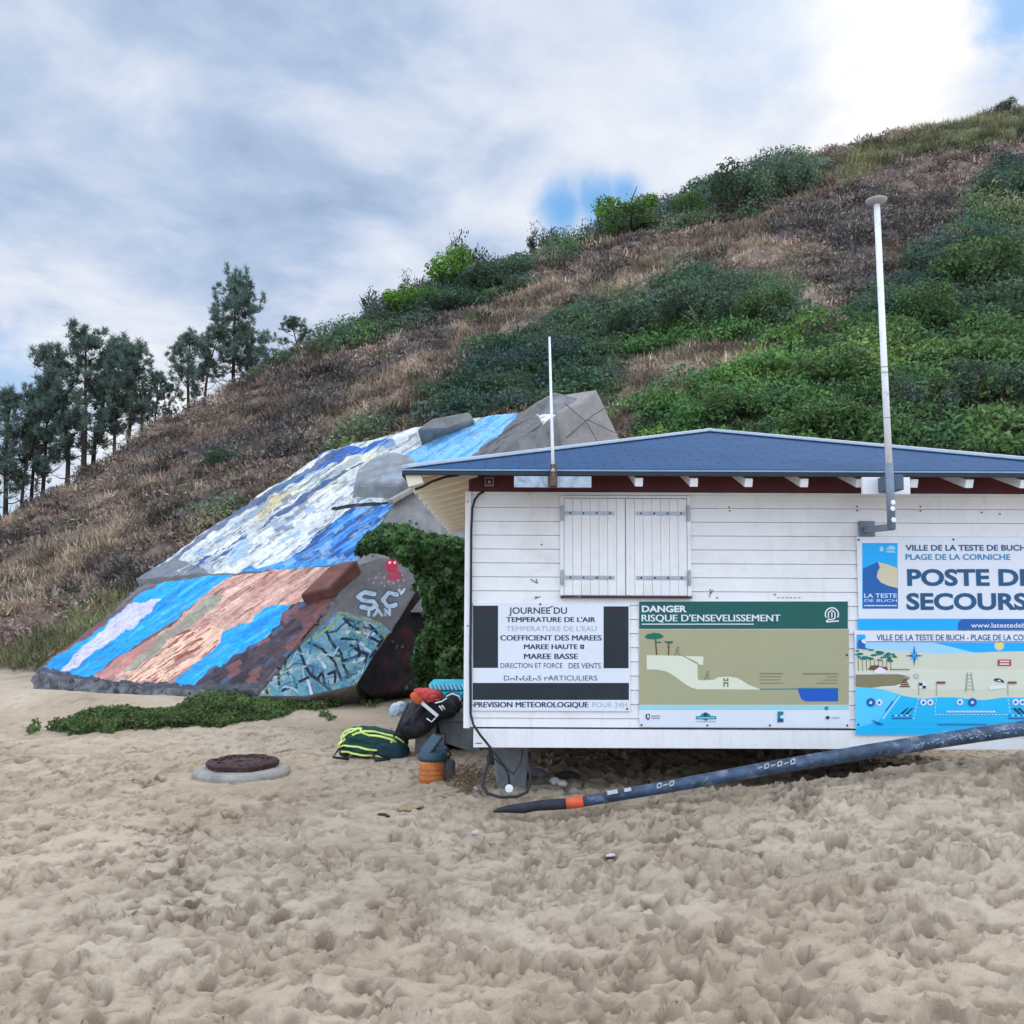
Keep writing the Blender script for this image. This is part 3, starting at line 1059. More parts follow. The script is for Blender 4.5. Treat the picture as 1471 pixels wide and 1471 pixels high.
for row in (
        (4, 752, 566, 0, 1.0, 'dark pine at the far left edge of the grove', 0.3, 1.15),
        (31, 741, 572, 2, 0.4, 'short pine just right of the pine on the frame edge', 1.2, 0.9),
        (44, 737, 556, 1, 2.0, 'slim pine second trunk of the close pair near the left edge', 2.2, 0.9),
        (63, 727, 546, 0, 1.2, 'full pine standing left of the tall ragged pine of the left grove', 3.0, 1.0),
        (95, 710, 508, 2, 0.8, 'pine leaning against the left flank of the tall ragged pine', 4.0, 1.0),
        (119, 697, 474, 1, 0.5, 'tallest ragged pine of the left grove', 5.1, 1.15),
        (134, 690, 490, 2, 2.2, 'pine close behind the right side of the tallest ragged pine', 0.9, 1.0),
        (163, 673, 512, 0, 0.6, 'straight pine in the middle of the grove between ragged crowns', 1.8, 1.0),
        (184, 662, 498, 1, 1.4, 'pointed pine with feathery tip right of the grove middle', 2.7, 1.1),
        (201, 652, 520, 2, 0.5, 'pine third from the right end of the left grove', 3.3, 1.0),
        (222, 639, 538, 0, 0.9, 'low pine with bare lower trunk second from the grove right end', 4.4, 1.05),
        (243, 628, 556, 2, 0.7, 'small thin pine at the right end of the left grove', 5.5, 1.0),
        (268, 606, 482, 0, 1.5, 'pine leaning on the left side of the tallest pine', 0.2, 1.2),
        (294, 592, 470, 2, 0.3, 'bare legged pine under the left side of the tallest crown', 1.5, 1.1),
        (333, 572, 404, 3, 1.2, 'tallest pine with a broad dense crown, apart from the grove', 2.5, 1.0),
        (362, 556, 470, 2, 0.9, 'short bushy pine under the right side of the tallest crown', 3.6, 1.2),
        (432, 520, 464, 2, 3.0, 'small light green pine peeping over the brow right of tallest pine', 4.7, 1.3)):
    pine(*row)


def bush_mesh(seed, n, leaf, lobes, base, flat=0.55, spread=0.45):
    rg = np.random.default_rng(seed)
    Vs, Cs = [], []
    for i in range(lobes):
        a = rg.uniform(0, 2 * math.pi); q = math.sqrt(rg.random()) * 0.72
        cz = rg.uniform(0.25, 0.78)
        ctr = np.array([math.cos(a) * q, math.sin(a) * q, cz])
        r = rg.uniform(0.20, 0.38)
        m = n // lobes
        u = rg.normal(size=(m, 3)); u /= np.linalg.norm(u, axis=1)[:, None]
        Pt = ctr + u * (r * (spread + (1 - spread) * rg.random(m)))[:, None]
        V, F = leaves(Pt, leaf, rg, u * 0.5, flat)
        tone = rg.uniform(0.65, 1.35)
        Vs.append(V); Cs.append(np.repeat(np.array(base) * tone * rg.uniform(0.6, 1.45, m)[:, None], 4, 0))
    return np.concatenate(Vs), np.concatenate(Cs)


def bush_stem(seed, n=7, r=0.03):
    rg = np.random.default_rng(seed)
    b = MB()
    for i in range(n):
        a = rg.uniform(0, 6.28); d = Vector((math.cos(a) * 0.6, math.sin(a) * 0.6, rg.uniform(0.5, 0.9)))
        b.tube([(0, 0, -0.15), d * 0.4 + Vector((0, 0, 0.06)), d], [r, r * 0.7, r * 0.3], 5, cap=False)
    return b


BKIND = {
    'dark': (bush_mesh(31, 3600, 0.075, 15, (0.070, 0.115, 0.066)), 41),
    'bright': (bush_mesh(32, 3600, 0.085, 14, (0.135, 0.260, 0.040)), 42),
    'mid': (bush_mesh(33, 3600, 0.075, 16, (0.098, 0.170, 0.056)), 43),
    'grey': (bush_mesh(34, 2600, 0.060, 10, (0.100, 0.128, 0.100)), 44),
    'open': (bush_mesh(35, 1900, 0.085, 17, (0.055, 0.085, 0.060), spread=0.2), 45),
}
BDONE = {}


def bush(kind, px, py, wpx, hpx, label, name='bush', back=None, grp=None, rz=None):
    """bush whose foot shows at px,py on the hill; wpx,hpx its size in the photo"""
    d = rdir(px, py); t = d[0] / d[1]
    if back is None:
        ys = np.arange(15, 60, 0.1)
        zz, _ = hill_z(t * ys, ys)
        hit = np.nonzero(zz > EYE + d[2] / d[1] * ys)[0]
        y = float(ys[hit[0]]) if len(hit) else float(np.interp(t, _t, _D))
    else:
        y = float(np.interp(t, _t, _D)) + back
    x = t * y
    z = float(hill_z(x, y)[0]) - 0.12
    if back is not None:
        hpx = max(8, (P(px, py, y).z - z) * FPX / y + hpx)
    s = y / FPX
    root = thing(name, (x, y, z), label, 'tree' if 'tree' in name else 'bush', grp)
    root.scale = (wpx * s / 2, wpx * s / 2, hpx * s)
    root.rotation_euler.z = (px * 0.37) % 6.28 if rz is None else rz
    (V, C), sd = BKIND[kind]
    if kind not in BDONE:
        a = bush_stem(sd).build('stem', BARK, None, smooth=True)
        b = np_mesh('foliage', V, np.arange(len(V)).reshape(-1, 4), LEAF, cols=C, smooth=False)
        BDONE[kind] = (a, b)
    else:
        a, b = BDONE[kind][0].copy(), BDONE[kind][1].copy()
        COL.objects.link(a); COL.objects.link(b)
    a.parent = root; b.parent = root


for row in (
        ('open', 598, 424, 62, 34, 'open crowned dark tree left of the bright green bush on the brow', 'small_tree', 1.0),
        ('open', 668, 396, 100, 58, 'dark tree rising behind the bright green bush on the brow', 'small_tree', 1.5),
        ('open', 540, 458, 86, 42, 'dark feathery tree on the brow above the brown heather slope', 'small_tree', 0.8),
        ('open', 784, 366, 66, 46, 'lone airy tree on the brow below the patch of blue sky', 'small_tree', 0.8)):
    bush(*row)
for row in (
        ('bright', 662, 412, 112, 62, 'bright yellow green bush in front of the dark brow tree'),
        ('bright', 600, 446, 120, 34, 'low bright green bush spreading left along the brow'),
        ('bright', 540, 482, 80, 26, 'small bright green bush farthest down the brow'),
        ('dark', 705, 424, 120, 50, 'dark green bush right below the bright yellow green bush'),
        ('dark', 640, 455, 110, 36, 'low dark bush under the left foot of the bright bush'),
        ('mid', 680, 463, 34, 22, 'small round bush alone at the edge of pale dry grass'),
        ('bright', 895, 322, 120, 50, 'green bush touching the patch of blue sky'),
        ('mid', 905, 340, 170, 36, 'wide low bush below the patch of blue sky'),
        ('mid', 990, 318, 90, 40, 'rounded bush joining the two large brow bushes'),
        ('dark', 1052, 302, 150, 68, 'largest dark green bush on the brow'),
        ('dark', 1135, 280, 86, 54, 'dark bush at the right end of the large brow bush'),
        ('dark', 1444, 166, 44, 28, 'round dark bush on the sunlit crest top'),
        ('dark', 1474, 200, 34, 30, 'dark bush cut by the right frame edge under the crest'),
        ('grey', 1256, 208, 40, 16, 'tiny straggly bush on the bright crest edge'),
        ('dark', 330, 672, 90, 34, 'low dark bush above the painted bunker on the left slope'),
        ('grey', 1035, 575, 90, 40, 'grey leaved bush above the hut roof'),
        ('mid', 1050, 612, 150, 60, 'leafy bright bush just behind the roof peak'),
        ('dark', 1000, 478, 170, 64, 'dark broom bush with pale dead twigs in the middle slope'),
        ('mid', 1095, 462, 110, 56, 'green broom bush right of the dead twigs'),
        ('dark', 900, 490, 150, 50, 'dark broom bush above the whip antenna'),
        ('mid', 1400, 420, 170, 80, 'tall rounded bush high right of the white pole'),
        ('mid', 1330, 480, 130, 80, 'bush close to the right of the white pole'),
        ('dark', 1430, 590, 150, 90, 'dark leafy bush at the right edge above the roof'),
        ('grey', 1330, 600, 130, 70, 'pale leaved bush between pole and right frame edge'),
        ('mid', 1200, 560, 150, 70, 'green bush left of the white pole above the roof'),
        ('mid', 1180, 636, 170, 60, 'low green bush along the roof edge left of the pole'),
        ('dark', 1440, 300, 110, 60, 'dark bush high on the slope at the right edge')):
    bush(*row)

tw = MB()
rg = np.random.default_rng(8)
b0 = P(1010, 498, 31.5)
b0.z = float(hill_z(b0.x, b0.y)[0])
for i in range(14):
    a = rg.uniform(0, 6.28)
    d = Vector((math.cos(a), math.sin(a) * 0.6 - 0.4, rg.uniform(0.5, 1.1))) * rg.uniform(0.8, 1.5)
    tw.tube([b0, b0 + d * 0.5 + Vector((0, 0, 0.1)), b0 + d], [0.03, 0.02, 0.008], 5)
o = tw.build('dead_branch', mat('dead_wood', (0.42, 0.38, 0.33), 0.8, 0.2), smooth=True, base=b0)
tag(o, 'pale bare dead twigs in the broom on the middle slope', 'branch')

b0 = P(6, 760, 44); b0.z = float(hill_z(b0.x, b0.y)[0])
tw = MB()
for i in range(26):
    a = rg.uniform(0, 6.28)
    d = Vector((math.cos(a) * 0.6, math.sin(a) * 0.6, rg.uniform(0.6, 1.1))) * rg.uniform(0.9, 1.7)
    tw.tube([b0, b0 + d * 0.5 + Vector((0, 0, 0.12)), b0 + d], [0.025, 0.018, 0.008], 4)
o = tw.build('bare_shrub', BARK, smooth=True, base=b0)
tag(o, 'leafless shrub on the brow under the leftmost pines', 'shrub')


# ================================================================== BUNKER
def ground_many(px, py):
    d = (CAM_N @ np.stack([(px - CX) / FPX, (CY - py) / FPX, -np.ones_like(px)])).T
    sx, sz = d[:, 0] / d[:, 1], d[:, 2] / d[:, 1]
    lo, hi = np.full(len(px), 1.5), np.full(len(px), 60.0)
    for _ in range(36):
        mid = (lo + hi) / 2
        up = EYE + sz * mid - sand_base(sx * mid, mid) > 0
        lo = np.where(up, mid, lo); hi = np.where(up, hi, mid)
    return np.stack([sx * lo, lo, EYE + sz * lo], 1)


def z2(L): return [(x * 0.4623, 700 + y * 0.4623) for x, y in L]
def z3(L): return [(400 + x * 0.3739, 520 + y * 0.3739) for x, y in L]


CONC = mat('concrete', (0.22, 0.215, 0.205), 0.92, 0.3, 2.2, bump=0.7, bscale=9, spec=0.15, dirt=(0.07, 0.07, 0.066, 0.6), dscale=1.6)
CONCL = mat('concrete_light', (0.30, 0.275, 0.25), 0.92, 0.22, 2.2, bump=0.6, bscale=9, spec=0.15, dirt=(0.10, 0.095, 0.09, 0.6), dscale=2.2)
BROWNC = mat('brown_painted_concrete', (0.185, 0.085, 0.070), 0.9, 0.3, 4, bump=0.6, bscale=12, spec=0.15, dirt=(0.05, 0.035, 0.035, 0.6))
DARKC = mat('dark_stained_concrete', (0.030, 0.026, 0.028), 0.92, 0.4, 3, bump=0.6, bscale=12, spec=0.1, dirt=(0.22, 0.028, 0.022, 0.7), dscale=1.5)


RUBBLE = mat('dark_rubble', (0.150, 0.150, 0.155), 0.95, 0.5, 7, bump=1.0, bscale=13, spec=0.1, dirt=(0.035, 0.037, 0.042, 0.9), dscale=6)


def paint_mat():
    m = mat('mural_paint', (1, 1, 1), 0.7, 0.16, 9.0, bump=1.0, bscale=9.0, attr='col', spec=0.25, dirt=(0.13, 0.13, 0.135, 0.65), dscale=5.5)
    return m


PAINT = paint_mat()


def resample(pts, n):
    p = np.array([tuple(q) for q in pts], float)
    l = np.concatenate([[0], np.cumsum(np.linalg.norm(np.diff(p, axis=0), axis=1))])
    u = np.linspace(0, l[-1], n)
    return np.stack([np.interp(u, l, p[:, i]) for i in range(p.shape[1])], 1)


def slab(name, p0, nrm, bottom, top, left, right, ext, nu, nv, painter, parent, rough=0.05, ext0=None, m2=None):
    """painted slab: the four edges are traced on a plane, then given thickness along ext"""
    f = lambda L: [onplane(px, py, p0, nrm) for px, py in L]
    B, Tp, L, Rr = resample(f(bottom), nu), resample(f(top), nu), resample(f(left), nv), resample(f(right), nv)
    u, v = np.linspace(0, 1, nu)[None, :, None], np.linspace(0, 1, nv)[:, None, None]
    S = (1 - v) * B[None] + v * Tp[None] + (1 - u) * L[:, None] + u * Rr[:, None]
    S -= (1 - u) * (1 - v) * B[0] + u * (1 - v) * B[-1] + (1 - u) * v * Tp[0] + u * v * Tp[-1]
    px, py = proj(S.reshape(-1, 3))
    cols = painter(px, py)
    n = np.array(nrm)
    Sf = S.reshape(-1, 3)
    k = rough * (fbm(Sf[:, 0] * 2.2, Sf[:, 1] * 2.2 + Sf[:, 2] * 1.7, 5, 0.6))
    V = Sf + k[:, None] * n
    idx = np.arange(nu * nv).reshape(nv, nu)
    F = [np.stack([idx[:-1, :-1], idx[:-1, 1:], idx[1:, 1:], idx[1:, :-1]], -1).reshape(-1, 4)]
    fm = [np.zeros(len(F[0]), int)]
    loop = np.concatenate([idx[0, :], idx[1:, -1], idx[-1, -2::-1], idx[-2:0:-1, 0]])
    base, m = V[loop], len(loop)
    E = np.tile(np.array(ext, float), (m, 1))
    if ext0 is not None:      # the foot rolls over towards the sand
        lv, lu = loop // nu / (nv - 1), loop % nu / (nu - 1)
        wb = (1 - sst(0.0, 0.2, lv)) * (1 - sst(0.72, 0.98, lu))
        E = E * (1 - wb)[:, None] + np.array(ext0) * wb[:, None]
    prev = loop
    allV, allC = [V], [cols]
    cnt = len(V)
    rows = 14 if ext0 is not None else 6
    for r in range(1, rows + 1):
        q = base + E * (r / rows)
        q = q + 0.16 * np.stack([fbm(q[:, 0] * 1.5 + q[:, 2] * 2, q[:, 1] * 1.5 + 7 * i, 3) for i in range(3)], 1)
        if ext0 is not None:
            q = q + 0.22 * np.stack([fbm(q[:, 0] * 6 + 3 * i, q[:, 1] * 6 + q[:, 2] * 9 + 7 * i, 3) for i in range(3)], 1)
        allV.append(q); allC.append(np.tile([0.16, 0.165, 0.165], (m, 1)))
        cur = np.arange(cnt, cnt + m); cnt += m
        F.append(np.stack([prev, cur, np.roll(cur, -1), np.roll(prev, -1)], -1))
        fm.append(np.ones(m, int))
        prev = cur
    ctr = allV[-1].mean(0)
    allV.append(ctr[None]); allC.append(np.ones((1, 3)) * 0.1)
    F.append(np.stack([prev, np.full(m, cnt), np.full(m, cnt), np.roll(prev, -1)], -1)[:, [0, 1, 3, 3]][:, :])
    F[-1] = np.stack([prev, np.full(m, cnt), np.roll(prev, -1), prev], -1)
    last = F.pop()
    me_V = np.concatenate(allV); me_F = np.concatenate(F)
    return np_mesh(name, me_V, me_F, [PAINT, m2 or CONC], parent, cols=np.concatenate(allC), fm=np.concatenate(fm))


def blend(cols, mask, col, a=1.0):
    m = (mask * a)[:, None] if mask.dtype != bool else (mask.astype(float) * a)[:, None]
    return cols * (1 - m) + np.array(col) * m


def wobble(px, py, amp, sc, seed):
    return px + amp * 2 * fbm(px / sc + seed, py / sc, 3), py + amp * 2 * fbm(px / sc + 40 + seed, py / sc + 11, 3)


def streaks(px, py, ang, long, wide, seed):
    long, wide = long * 1.25, wide * 0.62
    ca, sa = math.cos(ang), math.sin(ang)
    u, v = px * ca + py * sa, -px * sa + py * ca
    return fbm(u / long + seed, v / wide + seed * 3, 4, 0.6)


SLOPE = math.atan2(-185, 278)


def blocks(px, py, ang, lu, lv, seed):
    ca, sa = math.cos(ang), math.sin(ang)
    u, v = px * ca + py * sa, -px * sa + py * ca
    u = u + 5 * fbm(px / 12 + seed, py / 12, 2) ; v = v + 3 * fbm(px / 10 + seed, py / 10 + 8, 2)
    j = np.floor(v / lv).astype(int)
    i = np.floor(u / lu + 0.37 * j).astype(int)
    return _T[(i * 7 + seed * 31) & 255, (j * 13 + seed * 17) & 255]


def paint_lower(px, py):
    n = len(px)
    x, y = wobble(px, py, 4.5, 16, 3)
    cols = np.tile(c(126, 92, 88, .8), (n, 1))
    st = streaks(px, py, SLOPE, 40, 7, 2)
    st2 = streaks(px, py, SLOPE, 22, 4, 6)
    sal = inpoly(x, y, z2([(270, 605), (420, 520), (560, 400), (700, 285), (880, 240), (1090, 225), (1100, 300), (1000, 345), (880, 365), (740, 450), (640, 540), (540, 640), (380, 640)]))
    cols = blend(cols, sal, c(208, 160, 142, .95))
    cols = blend(cols, sal & (st > 0.08), c(168, 116, 104, .88), 0.6)
    cols = blend(cols, sal & (st2 > 0.16), c(120, 78, 74, .8), 0.7)
    cols = blend(cols, sal & (st < -0.11), c(228, 186, 162, .95), 0.8)
    cols = blend(cols, inpoly(x, y, z2([(385, 575), (400, 545), (560, 415), (660, 335), (695, 340), (600, 430), (480, 525), (410, 575)])), c(168, 160, 140, .85))
    cols = blend(cols, inpoly(x, y, z2([(270, 600), (380, 520), (480, 462), (490, 480), (380, 570), (330, 605)])), c(198, 138, 128, .85))
    fig = inpoly(x, y, z2([(380, 610), (400, 570), (470, 535), (560, 450), (640, 425), (690, 440), (690, 490), (600, 570), (520, 620), (440, 635)]))
    cols = blend(cols, fig & (st < 0.10), c(236, 190, 160, .95))
    cols = blend(cols, fig & (st2 > 0.10), c(150, 86, 70, .85))
    dk = inpoly(x, y, z2([(540, 655), (600, 600), (720, 530), (860, 430), (890, 365), (1000, 340), (1130, 300), (1110, 360), (1010, 450), (900, 520), (800, 640), (640, 680)]))
    cols = blend(cols, dk, c(84, 66, 72, .8))
    cols = blend(cols, dk & (st > 0.05), c(62, 54, 62, .8))
    cols = blend(cols, dk & (blocks(px, py, SLOPE, 22, 7, 6) > 0.8), c(146, 92, 84, .85), 0.7)
    cols = blend(cols, dk & (blocks(px, py, SLOPE, 20, 6, 9) > 0.9), c(70, 110, 150, .85), 0.6)
    rb = inpoly(x, y, z2([(895, 400), (1000, 350), (1130, 300), (1110, 360), (1020, 440), (930, 500), (880, 500), (960, 420)]))
    cols = blend(cols, rb, c(122, 78, 76, .8))
    bk = blocks(px, py, SLOPE, 26, 8, 2)
    cols = cols * (0.86 + 0.30 * bk)[:, None]
    bl = inpoly(x, y, z2([(110, 575), (300, 440), (420, 350), (490, 300), (560, 262), (740, 250), (725, 275), (690, 295), (560, 395), (400, 505), (330, 550), (270, 605)]))
    br = inpoly(x, y, z2([(515, 632), (560, 585), (625, 530), (685, 485), (690, 450), (735, 425), (785, 425), (800, 395), (870, 358), (897, 362), (865, 430), (740, 520), (640, 585), (580, 625)]))
    for b in (bl, br):
        cols = blend(cols, b, c(34, 160, 226, .95))
        cols = blend(cols, b & (st > 0.12), c(26, 128, 206, .92), 0.7)
        cols = blend(cols, b & (st < -0.16), c(84, 186, 236, .92))
    cols = blend(cols, inpoly(x, y, z2([(190, 572), (320, 435), (400, 365), (505, 348), (470, 392), (350, 475), (215, 570)])), c(206, 200, 214, .92))
    g = inpoly(x, y, z2([(430, 268), (560, 262), (480, 300), (400, 350), (340, 400), (330, 390)]))
    cols = blend(cols, g, c(120, 125, 132, .8))
    ft = fbm(px / 7, py / 5, 3)
    edge = py > np.interp(px, [40, 58, 125, 245, 300, 420], [962, 962, 975, 985, 985, 985]) - 3 + 9 * ft
    cols = blend(cols, edge, c(78, 82, 90, .8))
    fine = fbm(px / 2.2, py / 2.2, 2)
    cols = cols * (1 + 0.45 * st2 + 0.25 * fine)[:, None]
    return np.clip(cols, 0.01, 0.9)


def paint_upper(px, py):
    n = len(px)
    x, y = wobble(px, py, 5.0, 18, 9)
    cols = np.tile(c(208, 210, 202, .88), (n, 1))
    st = streaks(px, py, SLOPE, 48, 7, 1)
    st2 = streaks(px, py, SLOPE, 30, 4.5, 4)
    st3 = streaks(px, py, SLOPE, 90, 14, 8)
    cols = blend(cols, st3 > 0.13, c(170, 190, 204, .9))
    cols = blend(cols, st3 < -0.15, c(222, 216, 194, .9))
    lb = inpoly(x, y, z3([(430, 395), (520, 330), (640, 255), (925, 190), (840, 290), (690, 395), (560, 400)]))
    cols = blend(cols, lb, c(134, 190, 226, .9))
    cols = blend(cols, lb & (st > 0.08), c(96, 166, 216, .9))
    tb = inpoly(x, y, z3([(60, 460), (160, 352), (330, 318), (470, 295), (420, 335), (300, 372), (180, 430), (90, 470)]))
    cols = blend(cols, tb, c(104, 158, 214, .9))
    cols = blend(cols, tb & (st > 0.02), c(52, 104, 186, .9))
    cr_ = inpoly(x, y, z3([(-60, 570), (0, 490), (190, 400), (330, 340), (450, 325), (310, 405), (120, 475), (0, 545)]))
    cols = blend(cols, cr_ & (st < 0.09), c(222, 218, 192, .9))
    yl = inpoly(x, y, [(366, 738), (392, 708), (415, 703), (418, 714), (390, 735), (372, 745)])
    cols = blend(cols, yl, c(206, 190, 146, .9))
    pk = inpoly(x, y, z3([(120, 570), (180, 500), (300, 445), (290, 500), (160, 590)]))
    cols = blend(cols, pk & (st < 0.08), c(208, 206, 216, .92), 0.8)
    db = inpoly(x, y, z3([(-30, 800), (60, 720), (180, 640), (290, 560), (450, 530), (450, 600), (360, 680), (300, 780), (140, 800)]))
    cols = blend(cols, db, c(52, 122, 192, .92))
    cols = blend(cols, db & (st > 0.03), c(34, 84, 150, .88))
    cols = blend(cols, db & (st < -0.10), c(86, 156, 224, .9))
    cols = blend(cols, inpoly(x, y, [(330, 826), (360, 812), (470, 800), (500, 806), (500, 822), (330, 832)]), c(60, 152, 220, .92))
    wh = inpoly(x, y, z3([(-120, 760), (0, 690), (110, 640), (160, 650), (120, 700), (0, 770), (-80, 800)]))
    cols = blend(cols, wh, c(222, 224, 220, .9))
    bk = blocks(px, py, SLOPE, 34, 9, 1); bk2 = blocks(px, py, SLOPE, 17, 6, 4)
    plain = ~(lb | db)
    cols = blend(cols, plain & (bk > 0.90), c(136, 150, 168, .88), 0.6)
    cols = blend(cols, plain & (bk < 0.20), c(232, 230, 222, .9), 0.8)
    cols = blend(cols, plain & (bk2 > 0.95), c(66, 92, 136, .85), 0.6)
    cols = blend(cols, plain & (bk2 < 0.07), c(130, 178, 216, .9), 0.7)
    cols = blend(cols, db & (bk2 > 0.75), c(150, 190, 220, .9), 0.6)
    lines = (np.abs(st - 0.12) < 0.035) | (st2 > 0.23)
    cols = blend(cols, lines & ~lb, c(70, 88, 112, .88), 0.7)
    cols = blend(cols, (st2 < -0.22), c(176, 180, 182, .85), 0.8)
    band = segdist(x, y, [(225, 822), (330, 742), (420, 690), (500, 640)]) < 3.5
    cols = blend(cols, band, c(64, 84, 118, .85), 0.8)
    band = segdist(x, y, [(270, 822), (350, 770), (430, 718), (520, 665)]) < 4
    cols = blend(cols, band & (st2 > -0.05), c(48, 78, 128, .85), 0.9)
    gry = inpoly(x, y, [(190, 840), (205, 818), (250, 800), (300, 822), (330, 838)])
    cols = blend(cols, gry & (st < 0.1), c(130, 134, 140, .8))
    crk = segdist(px, py, [(478, 731), (520, 726), (567, 720)]) < 2.6
    cols = blend(cols, crk, c(30, 32, 40, .8))
    bare = inpoly(x, y, z3([(840, 290), (925, 190), (980, 190), (1100, 330), (690, 420), (640, 420), (690, 390)]))
    cols = blend(cols, bare, c(120, 116, 114, .8))
    cols = blend(cols, bare & (st > 0.12), c(86, 84, 84, .8))
    fine = fbm(px / 2.2, py / 2.2, 2)
    cols = cols * (1 + 0.35 * st2 + 0.22 * fine)[:, None]
    return np.clip(cols, 0.01, 0.9)


def paint_side(px, py):
    n = len(px)
    x, y = wobble(px, py, 2.0, 14, 5)
    cols = np.tile(c(122, 118, 116, .8), (n, 1))
    f = fbm(px / 16, py / 16, 4)
    low = inpoly(x, y, z2([(770, 660), (900, 525), (1050, 385), (1130, 400), (1185, 425), (1215, 450), (1120, 600), (1060, 640), (800, 680)]))
    cols = blend(cols, low, c(118, 168, 182, .9))
    cols = blend(cols, low & (f > 0.06), c(92, 138, 162, .85))
    cols = blend(cols, low & (f < -0.12), c(168, 196, 206, .85))
    D = lambda L, w, col, a=1.0: blend(cols, segdist(x, y, z2(L)) < w, col, a)
    dark, wht, yel, blu = c(30, 40, 50, .9), c(206, 216, 220, .9), c(160, 160, 96, .9), c(64, 120, 190, .9)
    for L in ([(1010, 440), (1030, 480), (1060, 520), (1080, 590)], [(960, 480), (1000, 500), (1040, 545), (1060, 600)], [(880, 520), (890, 570), (920, 620)],
              [(930, 500), (950, 560), (990, 600)], [(1070, 410), (1100, 440), (1180, 480)], [(1090, 490), (1140, 520), (1130, 560)], [(820, 600), (830, 640)],
              [(1060, 470), (1110, 470), (1120, 520), (1070, 540)], [(990, 590), (1000, 575), (1010, 610)], [(1020, 580), (1040, 570), (1040, 605)], [(860, 560), (870, 620)], [(800, 600), (860, 570)],
              [(1150, 430), (1190, 470), (1150, 530)], [(880, 630), (960, 590), (970, 630)]):
        cols = D(L, 2.0, dark)
    for L in ([(850, 590), (900, 560), (905, 610)], [(1080, 450), (1160, 455)], [(990, 530), (1010, 560)], [(960, 600), (970, 640)], [(820, 590), (815, 640)], [(1100, 545), (1130, 530)]):
        cols = D(L, 2.2, wht)
    cols = D([(1055, 390), (1110, 405), (1180, 425), (1200, 480), (1160, 540)], 1.6, yel)
    cols = D([(980, 470), (1040, 420), (1055, 390)], 1.6, yel)
    rgs = np.random.default_rng(17)
    for q in range(90):      # layered tags over the teal
        ax, ay = rgs.uniform(800, 1200), rgs.uniform(400, 650)
        L = [(ax, ay)]
        for _ in range(3):
            L.append((L[-1][0] + rgs.normal(0, 22), L[-1][1] + rgs.normal(0, 20)))
        m_ = (segdist(x, y, z2(L)) < rgs.uniform(0.8, 2.0)) & low
        cols = blend(cols, m_, [c(38, 54, 66, .9), c(188, 212, 220, .9), c(60, 120, 150, .9), c(88, 160, 172, .9), c(126, 170, 150, .9), c(150, 150, 110, .9)][q % 6], 0.85)
    # the pale rounded letters above
    S1 = [(1165, 330), (1135, 325), (1115, 340), (1130, 352), (1160, 352), (1170, 368), (1150, 378), (1125, 372)]
    C1 = [(1235, 335), (1205, 330), (1190, 350), (1205, 368), (1230, 365)]
    for L in (S1, C1):
        cols = D(L, 4.6, c(52, 76, 110, .9)); cols = D(L, 3.0, c(196, 212, 222, .9))
    for L in ([(1145, 398), (1145, 378)], [(1160, 398), (1172, 378), (1184, 398)], [(1195, 398), (1195, 378), (1210, 398), (1210, 378)], [(1240, 318), (1248, 332), (1256, 316)]):
        cols = D(L, 1.7, c(206, 218, 228, .9)); 
    # the red creature with white eyes and dotted arms
    red = ((x - 563) / 9.5) ** 2 + ((y - 812) / 9.5) ** 2 < 1
    cols = blend(cols, red, c(196, 40, 72, .9))
    red = ((x - 566) / 11) ** 2 + ((y - 826) / 8) ** 2 < 1
    cols = blend(cols, red & (f > -0.08), c(176, 50, 84, .9), 0.85)
    for ex in (560, 567):
        cols = blend(cols, np.hypot(px - ex, py - 808) < 1.8, c(240, 230, 232, .9))
    for ax, ay in ((540, 830), (545, 824), (552, 830), (548, 838), (558, 836), (565, 838), (572, 834), (578, 826), (580, 834), (574, 842), (536, 838), (530, 832), (552, 842)):
        cols = blend(cols, np.hypot(px - ax, py - ay) < 1.5, c(206, 140, 160, .9))
    cols = cols * (1 + 0.5 * f)[:, None]
    return np.clip(cols, 0.01, 0.9)


CRACKM = mat('dark_crack', (0.06, 0.058, 0.055), 0.95, 0.4, 6)
LUMPM = mat('half_painted_concrete', (0.24, 0.25, 0.26), 0.9, 0.3, 3, bump=0.8, bscale=9, dirt=(0.25, 0.42, 0.56, 0.8), dscale=3.2)


